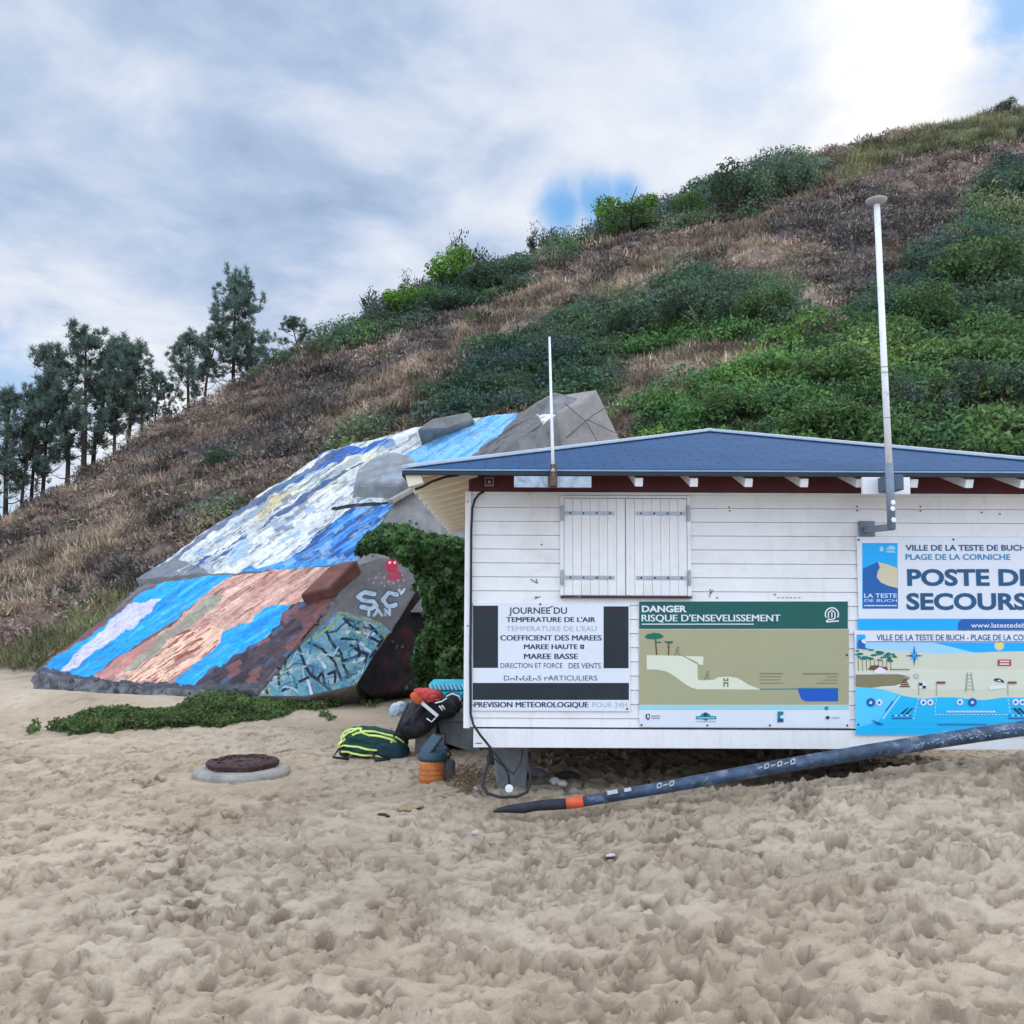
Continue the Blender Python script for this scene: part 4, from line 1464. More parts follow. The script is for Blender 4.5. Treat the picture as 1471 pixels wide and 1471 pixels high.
def make_bunker():
    root = thing('bunker', (-4.6, 17.5, 0.2), 'tilted concrete bunker with white, blue and salmon mural sliding down the dune foot', 'bunker')
    A, B, C = P(510, 805, 16.8), P(744, 593, 21.0), P(200, 828, 18.3)
    nU = (B - A).cross(C - A).normalized()
    if nU.z < 0: nU = -nU
    slab('upper_slab', A, nU, [(196, 832), (262, 827), (330, 824), (420, 818), (512, 806)], [(470, 648), (540, 630), (602, 613), (678, 602), (744, 593), (800, 596)],
         [(196, 832), (285, 770), (380, 706), (470, 648)], [(512, 806), (540, 763), (566, 722), (598, 697), (700, 660), (800, 596)], (0.9, 2.2, -3.6), 540, 320, paint_upper, root, 0.14)
    p1, p2, p3 = P(57, 965, 16.0), P(375, 985, 14.3), P(512, 812, 16.3)
    nL = (p2 - p1).cross(p3 - p1).normalized()
    if nL.z < 0: nL = -nL
    slab('lower_slab', p1, nL, [(50, 964), (120, 976), (240, 988), (310, 990), (372, 988)], [(200, 842), (300, 828), (420, 818), (514, 812)],
         [(50, 964), (95, 930), (160, 882), (200, 842)], [(372, 988), (430, 924), (476, 864), (514, 812)], (0.15, 0.6, -0.8), 540, 300, paint_lower, root, 0.12, (0.10, -0.42, -0.80), RUBBLE)
    s1, s2, s3 = P(373, 990, 14.27), P(514, 813, 16.27), P(590, 850, 16.5)
    nS = (s2 - s1).cross(s3 - s1).normalized()
    if nS.y > 0: nS = -nS
    slab('side_face', s1, nS, [(371, 1000), (440, 1000), (512, 984)], [(514, 812), (545, 802), (578, 800), (590, 820), (600, 846)],
         [(371, 1000), (430, 926), (476, 866), (514, 812)], [(512, 984), (545, 928), (575, 886), (600, 846)], (-0.1, 0.9, -0.5), 240, 210, paint_side, root, 0.03)
    b = MB()
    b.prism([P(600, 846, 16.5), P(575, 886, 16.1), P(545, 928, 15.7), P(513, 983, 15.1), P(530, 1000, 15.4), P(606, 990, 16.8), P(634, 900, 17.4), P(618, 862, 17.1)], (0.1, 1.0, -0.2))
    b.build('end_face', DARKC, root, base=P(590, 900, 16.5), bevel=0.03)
    b = MB()
    k = lambda px, py, up=0.0: onplane(px, py, p1, nL) + nL * up
    f0 = [k(437, 868, -0.1), k(478, 858, -0.1)]
    up = nL * 0.33
    back = k(505, 815) - k(470, 850)
    q = [f0[0], f0[1], f0[1] + up, f0[0] + up]
    b.prism(q, back * 1.15)
    o = b.build('brown_block', BROWNC, root, base=f0[0], bevel=0.04)
    # grey right face under the upper slab
    b = MB()
    b.prism([P(512, 808, 16.75), P(566, 723, 17.75), P(598, 699, 18.15), P(640, 735, 18.2), P(672, 790, 17.9), P(660, 880, 16.9), P(560, 880, 16.2)], (0.4, 1.6, 0.0))
    b.build('right_face', CONC, root, base=P(590, 760, 17.5), bevel=0.03)
    b = MB()
    b.prism([onplane(x, y, A, nU) - nU * 0.1 for x, y in [(503, 716), (508, 694), (530, 676), (560, 668), (588, 676), (596, 700), (566, 716)]], nU * 0.5 + Vector((0.2, 0.1, 0)))
    b.build('broken_lump', LUMPM, root, base=onplane(550, 700, A, nU), bevel=0.08)
    b = MB()
    b.beam(P(560, 721, 17.6), P(600, 699, 18.0), 0.22, 0.1)
    b.build('ledge', CONCL, root, base=P(580, 710, 17.8), bevel=0.02)
    b = MB()
    b.prism([P(800, 592, 21.0), P(836, 576, 21.15), P(857, 559, 21.35), P(893, 636, 21.2), P(900, 665, 21.1), P(806, 668, 20.8)], (-1.05, 2.2, 0.35))
    b.build('top_block', CONCL, root, base=P(850, 620, 21), bevel=0.05)
    b = MB()     # cracks across the block's face
    for L in ([(812, 580), (842, 606), (862, 640)], [(800, 640), (850, 598), (870, 585)], [(842, 602), (884, 622)]):
        pts = [P(x, y, 20.93 + 0.0) for x, y in L]
        b.tube([p + Vector((0, 0, 0)) for p in pts], 0.009, 5)
    b.build('crack', CRACKM, root, base=P(845, 605, 20.9))
    b = MB()
    b.prism([P(598, 617, 20.1), P(620, 601, 20.4), P(674, 591, 20.9), P(682, 604, 20.9), P(640, 617, 20.6)], (0.1, 1.2, -0.5))
    b.build('parapet', CONC, root, base=P(640, 605, 20.5), bevel=0.05)
    b = MB()
    b.prism([P(744, 596, 20.9), P(770, 578, 21.3), P(797, 563, 21.8), P(836, 574, 21.6), P(801, 594, 21.05), P(800, 660, 20.6), P(720, 665, 20.4)], (0.0, 1.8, 0.1))
    b.build('rough_slab', CONC, root, base=P(780, 610, 21), bevel=0.05)


make_bunker()


def scatter_px(poly, n, seed):
    rg = np.random.default_rng(seed)
    a = np.array(poly)
    out = []
    while sum(map(len, out)) < n:
        p = rg.uniform(a.min(0), a.max(0), (n * 3, 2))
        x, y = wobble(p[:, 0], p[:, 1], 6, 18, seed)
        out.append(p[inpoly(x, y, poly)])
    return np.concatenate(out)[:n]


def creeper(name, poly, n, seed, label, hmax, cat):
    rg = np.random.default_rng(seed)
    q = scatter_px(poly, n, seed)
    G = ground_many(q[:, 0], q[:, 1])
    lump = np.clip(0.5 + 1.6 * fbm(G[:, 0] * 2.2, G[:, 1] * 2.2, 3), 0.05, 1)
    G[:, 2] += hmax * lump * rg.random(n)
    V, F = leaves(G, 0.065, rg, np.array([0, -0.3, 0.6]), 0.5)
    base = np.array([0.088, 0.145, 0.040])
    tone = np.clip(1 + 1.0 * fbm(G[:, 0] * 1.5 + 4, G[:, 1] * 1.5, 3), 0.4, 1.7)
    cols = base * tone[:, None] * rg.uniform(0.6, 1.5, n)[:, None]
    br = rg.random(n) < 0.07
    cols[br] = np.array([0.16, 0.12, 0.06])
    o = np_mesh(name, V, F, LEAF, cols=np.repeat(cols, 4, 0), smooth=False, base=tuple(G.mean(0)))
    return o


o = creeper('ground_creeper', [(66, 1050), (110, 1030), (200, 1022), (300, 1004), (380, 994), (470, 988), (500, 996), (490, 1016), (430, 1022), (400, 1032), (320, 1042), (220, 1048), (110, 1056)], 26000, 61, '', 0.20, '')
tag(o, 'green creeper strip on the sand along the bunker foot', kind='stuff')
for i, (poly, n, lab) in enumerate((
        ([(430, 1002), (455, 985), (500, 988), (505, 1010), (470, 1022), (440, 1016)], 900, 'green creeper clump at the right end of the creeper strip'),
        ([(505, 1000), (525, 990), (548, 994), (552, 1010), (520, 1018)], 420, 'small green weed on sand between creeper strip and black bag'),
        ([(38, 1052), (46, 1042), (58, 1044), (58, 1052), (48, 1055)], 160, 'tiny lone weed left of the creeper strip'),
        ([(455, 1030), (470, 1024), (482, 1030), (470, 1038)], 130, 'scrap of weed below the right end of the creeper'))):
    o = creeper('weed', poly, n, 70 + i, lab, 0.20, 'plant')
    tag(o, lab, 'plant')


def make_ivy():
    rg = np.random.default_rng(91)
    root = thing('ivy_bush', P(640, 985, 14.2), 'dense dark ivy mound between the bunker and the hut', 'ivy')
    poly = [(508, 800), (516, 776), (545, 752), (590, 758), (640, 772), (672, 780), (722, 770), (726, 1000), (640, 998), (598, 985), (592, 945), (610, 900), (606, 850), (590, 815), (560, 796)]
    q = scatter_px(poly, 15000, 91)
    bump = fbm(q[:, 0] / 34, q[:, 1] / 34, 3)
    dep = 14.0 + 0.9 * sst(660, 520, q[:, 0]) - 1.4 * bump + rg.random(len(q)) ** 1.6 * 1.1
    low = sst(930, 985, q[:, 1])
    dep = dep + 0.5 * low
    d = (CAM_N @ np.stack([(q[:, 0] - CX) / FPX, (CY - q[:, 1]) / FPX, -np.ones(len(q))])).T
    k = dep / d[:, 1]
    Pt = np.stack([d[:, 0] * k, dep, EYE + d[:, 2] * k], 1)
    Pt[:, 2] = np.maximum(Pt[:, 2], 0.05)
    V, F = leaves(Pt, 0.125 * np.clip(1 + 1.2 * fbm(q[:, 0] / 14, q[:, 1] / 14, 2), 0.5, 1.7), rg, np.array([0, -0.55, 0.35]), 0.7)
    tone = np.clip(1 + 1.4 * fbm(q[:, 0] / 22 + 5, q[:, 1] / 22, 3), 0.45, 1.8)
    cols = np.array([0.052, 0.108, 0.032]) * tone[:, None] * rg.uniform(0.55, 1.6, len(q))[:, None]
    Ts = []
    for i in range(46):      # trailing sprigs that break the outline
        k0 = int(rg.integers(len(Pt)))
        b_ = Pt[k0]
        d_ = np.array([rg.normal(-0.2, 0.5), -0.15, rg.uniform(-0.3, 0.8)])
        for f in np.linspace(0, 1, 8):
            Ts.append(b_ + d_ * f * rg.uniform(0.35, 0.5) + rg.normal(0, 0.03, 3))
    Ts = np.array(Ts)
    V2, F2 = leaves(Ts, 0.10, rg, np.array([0, -0.5, 0.4]), 0.7)
    c2 = np.array([0.060, 0.120, 0.034]) * rg.uniform(0.6, 1.5, len(Ts))[:, None]
    np_mesh('foliage', np.concatenate([V, V2]), np.concatenate([F, F2 + len(V)]), LEAF, root, cols=np.repeat(np.concatenate([cols, c2]), 4, 0), smooth=False)
    b = MB()
    for i in range(22):
        x = rg.uniform(662, 718)
        a = P(x, 1000, 15.0); a.z = 0.0
        t = P(x + rg.uniform(-60, 30), rg.uniform(780, 860), 14.9 + rg.random() * 0.4)
        m = a.lerp(t, 0.5) + Vector(rg.normal(0, 0.12, 3))
        b.tube([a, m, t], [0.035, 0.025, 0.012], 5)
    b.build('stems', BARK, root, smooth=True)


make_ivy()


# ================================================================== RESCUE HUT
YF = 8.0
WHITE = mat('white_board_paint', (0.84, 0.835, 0.815), 0.55, 0.05, 3.0, bump=0.15, bscale=25, spec=0.35, dirt=(0.60, 0.57, 0.50, 0.40), dscale=2.2, runs=(0.52, 0.48, 0.40, 0.26))
TRIMW = mat('white_trim_paint', (0.84, 0.84, 0.84), 0.5, 0.05, 3.0, bump=0.1, bscale=30, dirt=(0.5, 0.47, 0.43, 0.4), dscale=4)
CREAM = mat('cream_soffit_paint', (0.74, 0.66, 0.52), 0.6, 0.08, 3.0)
MAROON = mat('maroon_paint', (0.105, 0.020, 0.024), 0.55, 0.2, 3.0, dirt=(0.05, 0.015, 0.02, 0.5))
DKRED = mat('dark_sill', (0.060, 0.020, 0.026), 0.6, 0.2, 5, dirt=(0.4, 0.35, 0.35, 0.5), dscale=9)
STEEL = mat('galvanised_steel', (0.36, 0.39, 0.42), 0.45, 0.15, 12, metal=0.6)
GREYP = mat('grey_weathered_steel', (0.17, 0.215, 0.26), 0.6, 0.2, 10, dirt=(0.30, 0.32, 0.34, 0.5), dscale=12)
BLACK = mat('black_rubber', (0.018, 0.020, 0.024), 0.6, 0.2, 8)
SILV = mat('pale_ridge_metal', (0.46, 0.52, 0.58), 0.45, 0.08, 6, metal=0.2)
GUTT = mat('dark_gutter', (0.014, 0.020, 0.030), 0.5, 0.2, 6)


def shingle_mat():
    m = bpy.data.materials.new('blue_shingles')
    m.use_nodes = True
    nt = NT(m.node_tree)
    b = m.node_tree.nodes['Principled BSDF']
    b.inputs['Roughness'].default_value = 0.85
    b.inputs['Specular IOR Level'].default_value = 0.2
    tc = nt.n('ShaderNodeTexCoord').outputs['Object']
    mp = nt.n('ShaderNodeMapping')
    mp.inputs['Rotation'].default_value = (0, 0, 0)
    nt.l(tc, mp.inputs['Vector'])
    br = nt.n('ShaderNodeTexBrick')
    br.inputs['Scale'].default_value = 1.0
    br.inputs['Brick Width'].default_value = 0.30
    br.inputs['Row Height'].default_value = 0.14
    br.inputs['Mortar Size'].default_value = 0.006
    br.inputs['Color1'].default_value = (0.013, 0.072, 0.180, 1)
    br.inputs['Color2'].default_value = (0.010, 0.058, 0.145, 1)
    br.inputs['Mortar'].default_value = (0.005, 0.022, 0.060, 1)
    nt.l(mp.outputs[0], br.inputs['Vector'])
    n = nt.noise(tc, 60, 3, 0.7)
    n2_ = nt.noise(tc, 1.3, 4, 0.6)
    k = nt.mix(nt.math('MULTIPLY', nt.ss(n.outputs[0], 0.45, 0.70), 0.8), br.outputs['Color'], (0.034, 0.100, 0.210))
    k = nt.mix(nt.math('MULTIPLY', nt.ss(n2_.outputs[0], 0.45, 0.75), 0.35), k, (0.009, 0.036, 0.095))
    nt.l(k, b.inputs['Base Color'])
    bp = nt.n('ShaderNodeBump'); bp.inputs['Strength'].default_value = 0.5; bp.inputs['Distance'].default_value = 0.01
    nt.l(br.outputs['Fac'], bp.inputs['Height']); bp.invert = True
    nt.l(bp.outputs[0], b.inputs['Normal'])
    return m


SHING = shingle_mat()
EX0, EX1, EY0, EY1 = P(581, 681, 7.5).x, 5.50, 7.5, 12.56
EZ = P(800, 681.5, 7.5).z                 # eave underside of the roof skin
APX = P(1018, 620, 10.03)
WX0, WX1, WY1 = P(667, 900, YF).x, 5.06, 12.06
ZT, ZB, ZS = P(900, 708, YF).z, P(900, 1046, YF).z, P(900, 1074.5, YF).z


FOOTM = mat('grimy_concrete', (0.17, 0.18, 0.19), 0.9, 0.25, 6, bump=0.5, bscale=18, dirt=(0.05, 0.055, 0.06, 0.7), dscale=6)


def make_hut():
    h = thing('rescue_hut', ((WX0 + WX1) / 2, (YF + WY1) / 2, ZS), 'white boarded lifeguard hut with blue shingle roof and maroon fascia', 'hut')
    # weatherboards: each board leans out a little at its foot
    b = MB()
    pitch = P(900, 720, YF).z - P(900, 739.8, YF).z
    z = ZT
    x0, x1 = WX0 + 0.05, WX1
    zs = []
    z0 = P(900, 735, YF).z
    zs = [ZT - 0.02]
    zz = P(900, 730.3, YF).z
    while zz > ZB + 0.03:
        zs.append(zz); zz -= pitch
    zs.append(ZB)
    for za, zb in zip(zs[:-1], zs[1:]):
        b.prism([(x0, YF + 0.004, za), (x0, YF - 0.004, zb + 0.006), (x0, YF + 0.02, zb + 0.006), (x0, YF + 0.02, za)], (x1 - x0, 0, 0))
    b.box(x0, x1, YF + 0.022, YF + 0.08, ZB + 0.002, ZT + 0.25)
    b.box(WX0 + 0.02, WX0 + 0.08, YF + 0.082, WY1, ZB + 0.002, ZT + 0.25)
    b.box(WX1 - 0.06, WX1, YF + 0.082, WY1, ZB + 0.002, ZT + 0.25)
    b.box(WX0 + 0.082, WX1 - 0.062, WY1 - 0.06, WY1, ZB + 0.002, ZT + 0.25)
    b.build('wall', WHITE, h)
    b = MB()
    b.box(WX0, P(676, 900, YF).x, YF - 0.028, YF + 0.06, ZB - 0.004, ZT + 0.005)
    b.build('corner_trim', TRIMW, h, bevel=0.004)
    b = MB()
    b.box(P(677, 900, YF).x, WX1, YF - 0.016, YF - 0.005, P(900, 711.5, YF).z, ZT + 0.003)
    b.build('top_trim', TRIMW, h, bevel=0.003)
    b = MB()
    b.box(P(680, 1060, YF).x, WX1, YF - 0.006, YF + 0.05, ZS, ZB - 0.012)
    b.box(P(680, 1060, YF).x, P(708.5, 1060, YF).x, YF - 0.010, YF - 0.007, ZS + 0.002, ZB - 0.014)
    b.build('skirt_board', WHITE, h, bevel=0.003)
    b = MB()
    b.box(WX0 + 0.1, WX1 - 0.05, YF + 0.06, WY1, ZS + 0.06, ZB - 0.005)
    b.build('floor_frame', mat('dark_timber', (0.05, 0.042, 0.036), 0.85, 0.3, 5), h)
    b = MB()
    b.box(WX0 + 0.03, WX1, YF - 0.004, YF + 0.02, ZT + 0.008, ZT + 0.30)
    b.build('fascia', MAROON, h)
    # roof: four hipped planes with real thickness
    e = [Vector((EX0, EY0, EZ)), Vector((EX1, EY0, EZ)), Vector((EX1, EY1, EZ)), Vector((EX0, EY1, EZ))]
    ap = APX.copy()
    ap.y = (EY0 + EY1) / 2
    b = MB()
    t = Vector((0, 0, 0.05))
    vs = [q + t for q in e] + [ap] + e + [ap - Vector((0, 0, 0.06))]
    b.add(vs, [(0, 1, 4), (1, 2, 4), (2, 3, 4), (3, 0, 4), (6, 5, 9), (7, 6, 9), (8, 7, 9), (5, 8, 9), (5, 6, 1, 0), (6, 7, 2, 1), (7, 8, 3, 2), (8, 5, 0, 3)], 0)
    roof = b.build('roof', SHING, h)
    for i in range(4):
        b = MB()
        q = e[i] + t
        b.beam(q + Vector((0, 0, 0.012)), ap + Vector((0, 0, 0.016)), 0.11, 0.035)
        b.build('hip_cap', SILV, roof, bevel=0.008)
    b = MB()
    b.box(EX0 - 0.012, EX1 + 0.012, EY0 - 0.022, EY0 - 0.003, EZ - 0.012, EZ + 0.024)
    b.box(EX0 - 0.022, EX0 - 0.003, EY0 - 0.001, EY1, EZ - 0.022, EZ + 0.03)
    b.build('drip_edge', GUTT, roof, bevel=0.004)
    b = MB()
    b.box(EX0 - 0.012, EX1 + 0.012, EY0 - 0.026, EY0 + 0.02, EZ + 0.026, EZ + 0.040)
    b.build('eave_flashing', mat('blue_metal_edge', (0.22, 0.34, 0.47), 0.5, 0.1, 8), roof)
    # rafters of the left eave and the tails under the front eave
    sl = (ap.z - EZ) / ((EX1 - EX0) / 2)
    sf = (ap.z - EZ) / ((EY1 - EY0) / 2)
    for i in range(12):
        y = EY0 + 0.06 + i * (EY1 - EY0 - 0.12) / 11
        a = Vector((EX0 + 0.02, y, EZ - 0.062)); run = min(WX0 + 0.08 - EX0, max(0.13, (y - EY0) * sf / sl)); bb = Vector((EX0 + 0.02 + run, y, EZ - 0.062 + sl * run))
        b = MB(); b.beam(a, bb, 0.10, 0.11)
        b.build('rafter', CREAM, h, base=a, bevel=0.004)
    b = MB()
    b.add([(EX0 + 0.01, EY0 + 0.02, EZ - 0.006), (EX0 + 0.01, EY1 - 0.02, EZ - 0.006), (WX0 + 0.08, EY1 - 0.02, EZ - 0.006 + sl * (WX0 + 0.07 - EX0)), (WX0 + 0.08, EY0 + 0.05 + (WX0 + 0.08 - EX0) * sl / sf, EZ - 0.006 + sl * (WX0 + 0.07 - EX0))], [(0, 1, 2, 3)])
    b.build('soffit', CREAM, h)
    for px in (918, 997, 1075.5, 1155.5, 1236, 1313, 1392.5, 1471, 1550, 1620):
        a = P(px, 688, 7.53); a.z = EZ - 0.062
        bb = a + Vector((0, 0.56, sf * 0.56))
        b = MB(); b.beam(a, bb, 0.068, 0.075)
        b.build('rafter_tail', TRIMW, h, base=a, bevel=0.003)
    # shutters
    fr = MB()
    X = lambda px, py=786: P(px, py, YF).x
    Zp = lambda py, px=900: P(px, py, YF).z
    fr.box(X(804.5), X(809.5), YF - 0.035, YF - 0.006, Zp(856), Zp(713))
    fr.box(X(986.5), X(992), YF - 0.035, YF - 0.006, Zp(856), Zp(713))
    fr.box(X(809.7), X(986.3), YF - 0.035, YF - 0.006, Zp(716), Zp(713))
    win = fr.build('window_frame', TRIMW, h, bevel=0.003)
    s = MB(); s.box(X(805), X(992), YF - 0.05, YF - 0.007, Zp(859.5), Zp(856.2))
    s.build('sill', DKRED, win, bevel=0.003)
    for xa, xb, hx, s0, s1 in ((810, 897.5, 807, 812, 882), (898.5, 986, 988, 913, 984)):
        lf = MB()
        n = 7
        for k in range(n):
            u0, u1 = X(xa) + (X(xb) - X(xa)) * k / n, X(xa) + (X(xb) - X(xa)) * (k + 1) / n
            lf.box(u0 + 0.0012, u1 - 0.0012, YF - 0.030 - 0.0012 * (k % 2), YF - 0.008, Zp(855.5), Zp(717))
        lf.box(X(897.7) if xa == 810 else X(898.7), X(904) if xa != 810 else X(898.3), YF - 0.036, YF - 0.0315, Zp(855), Zp(718)) if xa != 810 else None
        sh = lf.build('shutter', WHITE, h, base=((X(xa) + X(xb)) / 2, YF, Zp(786)), bevel=0.002)
        for py in (738, 830):
            st = MB()
            st.box(X(s0), X(s1), YF - 0.038, YF - 0.0325, Zp(py + 2.6), Zp(py - 2.6))
            for q in range(4):
                st.lathe((X(s0 + (s1 - s0) * (0.1 + 0.27 * q)), YF - 0.0385, Zp(py)), [(0.009, 0), (0.009, 0.004), (0.004, 0.008)], 8, 1, axis=(0, -1, 0))
            st.build('strap_hinge', [STEEL, BLACK], sh)
            pn = MB(); pn.box(X(hx - 2.6), X(hx + 2.6), YF - 0.052, YF - 0.037, Zp(py + 10), Zp(py - 9))
            pn.tube([(X(hx), YF - 0.055, Zp(py + 11)), (X(hx), YF - 0.055, Zp(py - 11))], 0.011, 8)
            pn.build('hinge_pin', STEEL, sh, bevel=0.002)
    # small concrete feet that carry the hut
    for px, w in ((734, 0.19), (1640, 0.19)):
        x = P(px, 1100, 8.35).x
        f = MB(); f.prism([(x - w, 8.45, ZS + 0.055), (x + w, 8.45, ZS + 0.055), (x + w * 0.72, 8.45, 0.0), (x - w * 0.66, 8.45, 0.0)], (0, 0.4, 0))
        f.build('footing', FOOTM, h, bevel=0.02)
    for x in (-0.2, 2.3, 4.6):
        f = MB(); f.box(x - 0.2, x + 0.2, 11.3, 11.75, -0.15, ZS + 0.055)
        f.build('footing', CONCL, h, bevel=0.02)
    w = MB()
    w.tube([P(596, 703, 7.9), P(605, 700, 7.9), P(620, 692, 7.8), P(640, 685, 7.72), P(660, 682.5, 7.72)], 0.012, 6)
    w.build('soffit_wire', BLACK, h, smooth=True)
    # rusty nail heads and scuffs on the boards
    rust = mat('rust', (0.09, 0.06, 0.05), 0.9, 0.3)
    for px, py in ((1231, 726), (1231, 732), (1322, 726), (1322, 732), (1047, 728), (1048, 733), (1410, 734), (1436, 736), (778, 783), (770, 858), (1030, 858), (1021, 851), (1020, 847), (1113, 853), (672, 722), (672, 900)):
        n = MB()
        n.lathe((X(px, py), YF - 0.030 if px < 675 else YF - 0.006, Zp(py)), [(0.007, -0.004), (0.007, 0.003), (0.003, 0.005)], 8, 0, axis=(0, -1, 0))
        n.build('nail', rust, h)
    sc = mat('grey_scuff', (0.16, 0.15, 0.15), 0.8)
    for L in ([(1019, 858), (1021, 850), (1025, 848)], [(762, 832), (772, 838), (770, 831)], [(776, 857), (768, 860)]):
        n = MB(); pline(n, L, 1.3, YF - 0.0065); n.build('scuff', sc, h)
    for x in range(1117, 1150, 6):
        n = MB(); prect(n, x, 858, x + 3, 859.2, YF - 0.0064); n.build('scuff', sc, h)
    n = MB(); prect(n, 683, 1067, 692, 1068.6, YF - 0.0118)
    n.build('scuff', sc, h)
    return h


make_hut()

# square warning sounder on the fascia
p = P(703, 692.5, YF - 0.03)
t = thing('wall_lamp', p, 'small square maroon lamp box with pale rim on the hut fascia', 'lamp')
b = MB(); s = 0.042
b.box(p.x - s, p.x + s, YF - 0.05, YF - 0.006, p.z - s, p.z + s)
b.build('housing', MAROON, t, bevel=0.004)
b = MB()
for a0, a1, c0, c1 in ((-s, s, s - 0.01, s), (-s, s, -s, -s + 0.014), (-s, -s + 0.009, -s + 0.0145, s - 0.0105), (s - 0.009, s, -s + 0.0145, s - 0.0105)):
    b.box(p.x + a0, p.x + a1, YF - 0.056, YF - 0.0505, p.z + c0, p.z + c1)
b.build('rim', mat('dusty_pink_rim', (0.36, 0.27, 0.29), 0.7), t)
b = MB(); b.lathe((p.x, YF - 0.0505, p.z), [(0.016, 0), (0.015, 0.006), (0.006, 0.010)], 14, axis=(0, -1, 0))
b.build('lens', mat('pale_lens', (0.45, 0.38, 0.40), 0.3), t, smooth=True)

# whip antenna with its plank
t = thing('whip_antenna', P(794, 690, 7.42), 'thin pale whip antenna on a grey weathered plank at the hut eave', 'antenna')
b = MB()
yA = 7.44
b.box(P(738.5, 692, yA).x, P(849.5, 692, yA).x, yA, yA + 0.03, P(794, 700, yA).z, P(794, 684.2, yA).z)
b.build('plank', mat('weathered_plank', (0.40, 0.47, 0.54), 0.8, 0.2, 14, bump=0.3, dirt=(0.12, 0.14, 0.17, 0.7), dscale=9), t, bevel=0.002)
b = MB()
b.box(P(787, 692, yA).x, P(800.5, 692, yA).x, yA - 0.02, yA - 0.002, P(794, 701, yA).z, P(794, 684, yA).z)
b.box(P(790, 692, yA).x, P(799.5, 692, yA).x, yA - 0.05, yA - 0.021, P(794, 699, yA).z, P(794, 668, yA).z)
b.build('clamp', mat('brown_clamp', (0.10, 0.065, 0.055), 0.6, 0.3, 8), t, bevel=0.003)
b = MB(); b.lathe(P(794.5, 676, yA - 0.053), [(0.018, 0), (0.018, 0.01), (0.008, 0.016)], 10, axis=(0, -1, 0))
b.build('clamp_bolt', STEEL, t)
b = MB()
b.tube([P(794.6, 684, yA - 0.035), P(793.6, 640, yA - 0.035), P(789.3, 484, yA - 0.035)], [0.016, 0.014, 0.009], 8)
b.build('rod', mat('pale_rod', (0.74, 0.75, 0.76), 0.45, 0.08), t, smooth=True)

# white flag pole
yP = 7.18
t = thing('flag_pole', P(1281, 757, yP), 'tall white pole with grey lower sleeve rising from a wall bracket', 'pole')
b = MB()
b.tube([P(1277.3, 668, yP), P(1270.6, 535, yP), P(1259.5, 294, yP)], [0.028, 0.027, 0.025], 14)
b.build('mast', mat('white_pole_paint', (0.80, 0.81, 0.82), 0.4, 0.06, 5, dirt=(0.35, 0.33, 0.3, 0.5), dscale=14), t, smooth=True)
b = MB()
b.tube([P(1280.8, 760, yP), P(1277.2, 666, yP)], 0.033, 14)
sl_ = b.build('sleeve', GREYP, t, smooth=True)
b = MB()
for px, py, r in ((1282.8, 721.8, 3.4), (1282.2, 730.5, 3.2), (1283.6, 746.8, 3.4)):
    q = P(px, py, yP - 0.030)
    b.lathe(q, [(0.021, 0), (0.021, 0.004), (0.012, 0.006)], 12, axis=(0.2, -1, 0))
b.build('sticker', TRIMW, sl_)
b = MB()
for py, xx in ((527, 1270.3), (535, 1270.7), (600, 1274.0)):
    q0 = P(xx, py, yP); q1 = P(xx + 0.05, py + 1.4, yP)
    b.tube([q0, q1], 0.0285, 14)
b.build('band', mat('dull_band', (0.30, 0.29, 0.27), 0.6), t)
b = MB()
q = P(1258.9, 289.5, yP)
b.lathe(q, [(0.03, -0.02), (0.085, 0.0), (0.088, 0.012), (0.05, 0.03), (0.0, 0.036)], 24)
b.build('finial', mat('dull_disc', (0.42, 0.41, 0.38), 0.6, 0.1), t, smooth=True)
b = MB()
b.beam(P(1244, 761, YF - 0.03), P(1281, 757, yP), 0.05, 0.055)
b.build('arm', GREYP, t, bevel=0.004)
b = MB()
b.box(P(1232.5, 760, YF).x, P(1254.5, 760, YF).x, YF - 0.04, YF - 0.006, P(1244, 770.5, YF).z, P(1244, 749, YF).z)
b.build('wall_plate', GREYP, t, bevel=0.004)
b = MB()
yq = 7.43
b.box(P(1239.5, 696, yq).x, P(1307.5, 696, yq).x, yq, yq + 0.04, P(1270, 710, yq).z, P(1270, 685.5, yq).z)
b.build('backing_board', TRIMW, t, bevel=0.003)
b = MB()
b.box(P(1261, 696, yq).x, P(1283, 696, yq).x, 7.225, yq - 0.002, P(1270, 708, yq).z, P(1270, 687, yq).z)
b.build('clamp', mat('dark_clamp', (0.07, 0.11, 0.16), 0.6, 0.2), t, bevel=0.004)


# ================================================================== SIGNS
def flat(name, col, rough=0.4, var=0.03):
    return mat(name, col, rough, var, 3.0, spec=0.35)


INK = flat('dark_blue_ink', (0.018, 0.040, 0.075))
FADED = flat('faded_grey_ink', (0.42, 0.46, 0.52), 0.6)
PWHITE = flat('printed_white', (0.76, 0.79, 0.84))
PBLACK = flat('blackboard', (0.016, 0.024, 0.032), 0.5, 0.25)
DGREEN = flat('printed_dark_green', (0.006, 0.105, 0.085))
KHAKI = flat('printed_khaki', (0.400, 0.385, 0.225))
IVORY = flat('printed_ivory', (0.74, 0.76, 0.58))
LAQUA = flat('printed_pale_aqua', (0.33, 0.66, 0.70))
PBLUE = flat('printed_blue', (0.010, 0.105, 0.50))
TREEG = flat('printed_tree_green', (0.008, 0.155, 0.090))
NAVY = flat('printed_navy', (0.012, 0.090, 0.200))
CYAN = flat('printed_sky_blue', (0.004, 0.420, 0.900))
MIDB = flat('printed_mid_blue', (0.010, 0.120, 0.400))
SANDP = flat('printed_sand', (0.66, 0.60, 0.40))
PALES = flat('printed_pale_sand', (0.66, 0.66, 0.50))
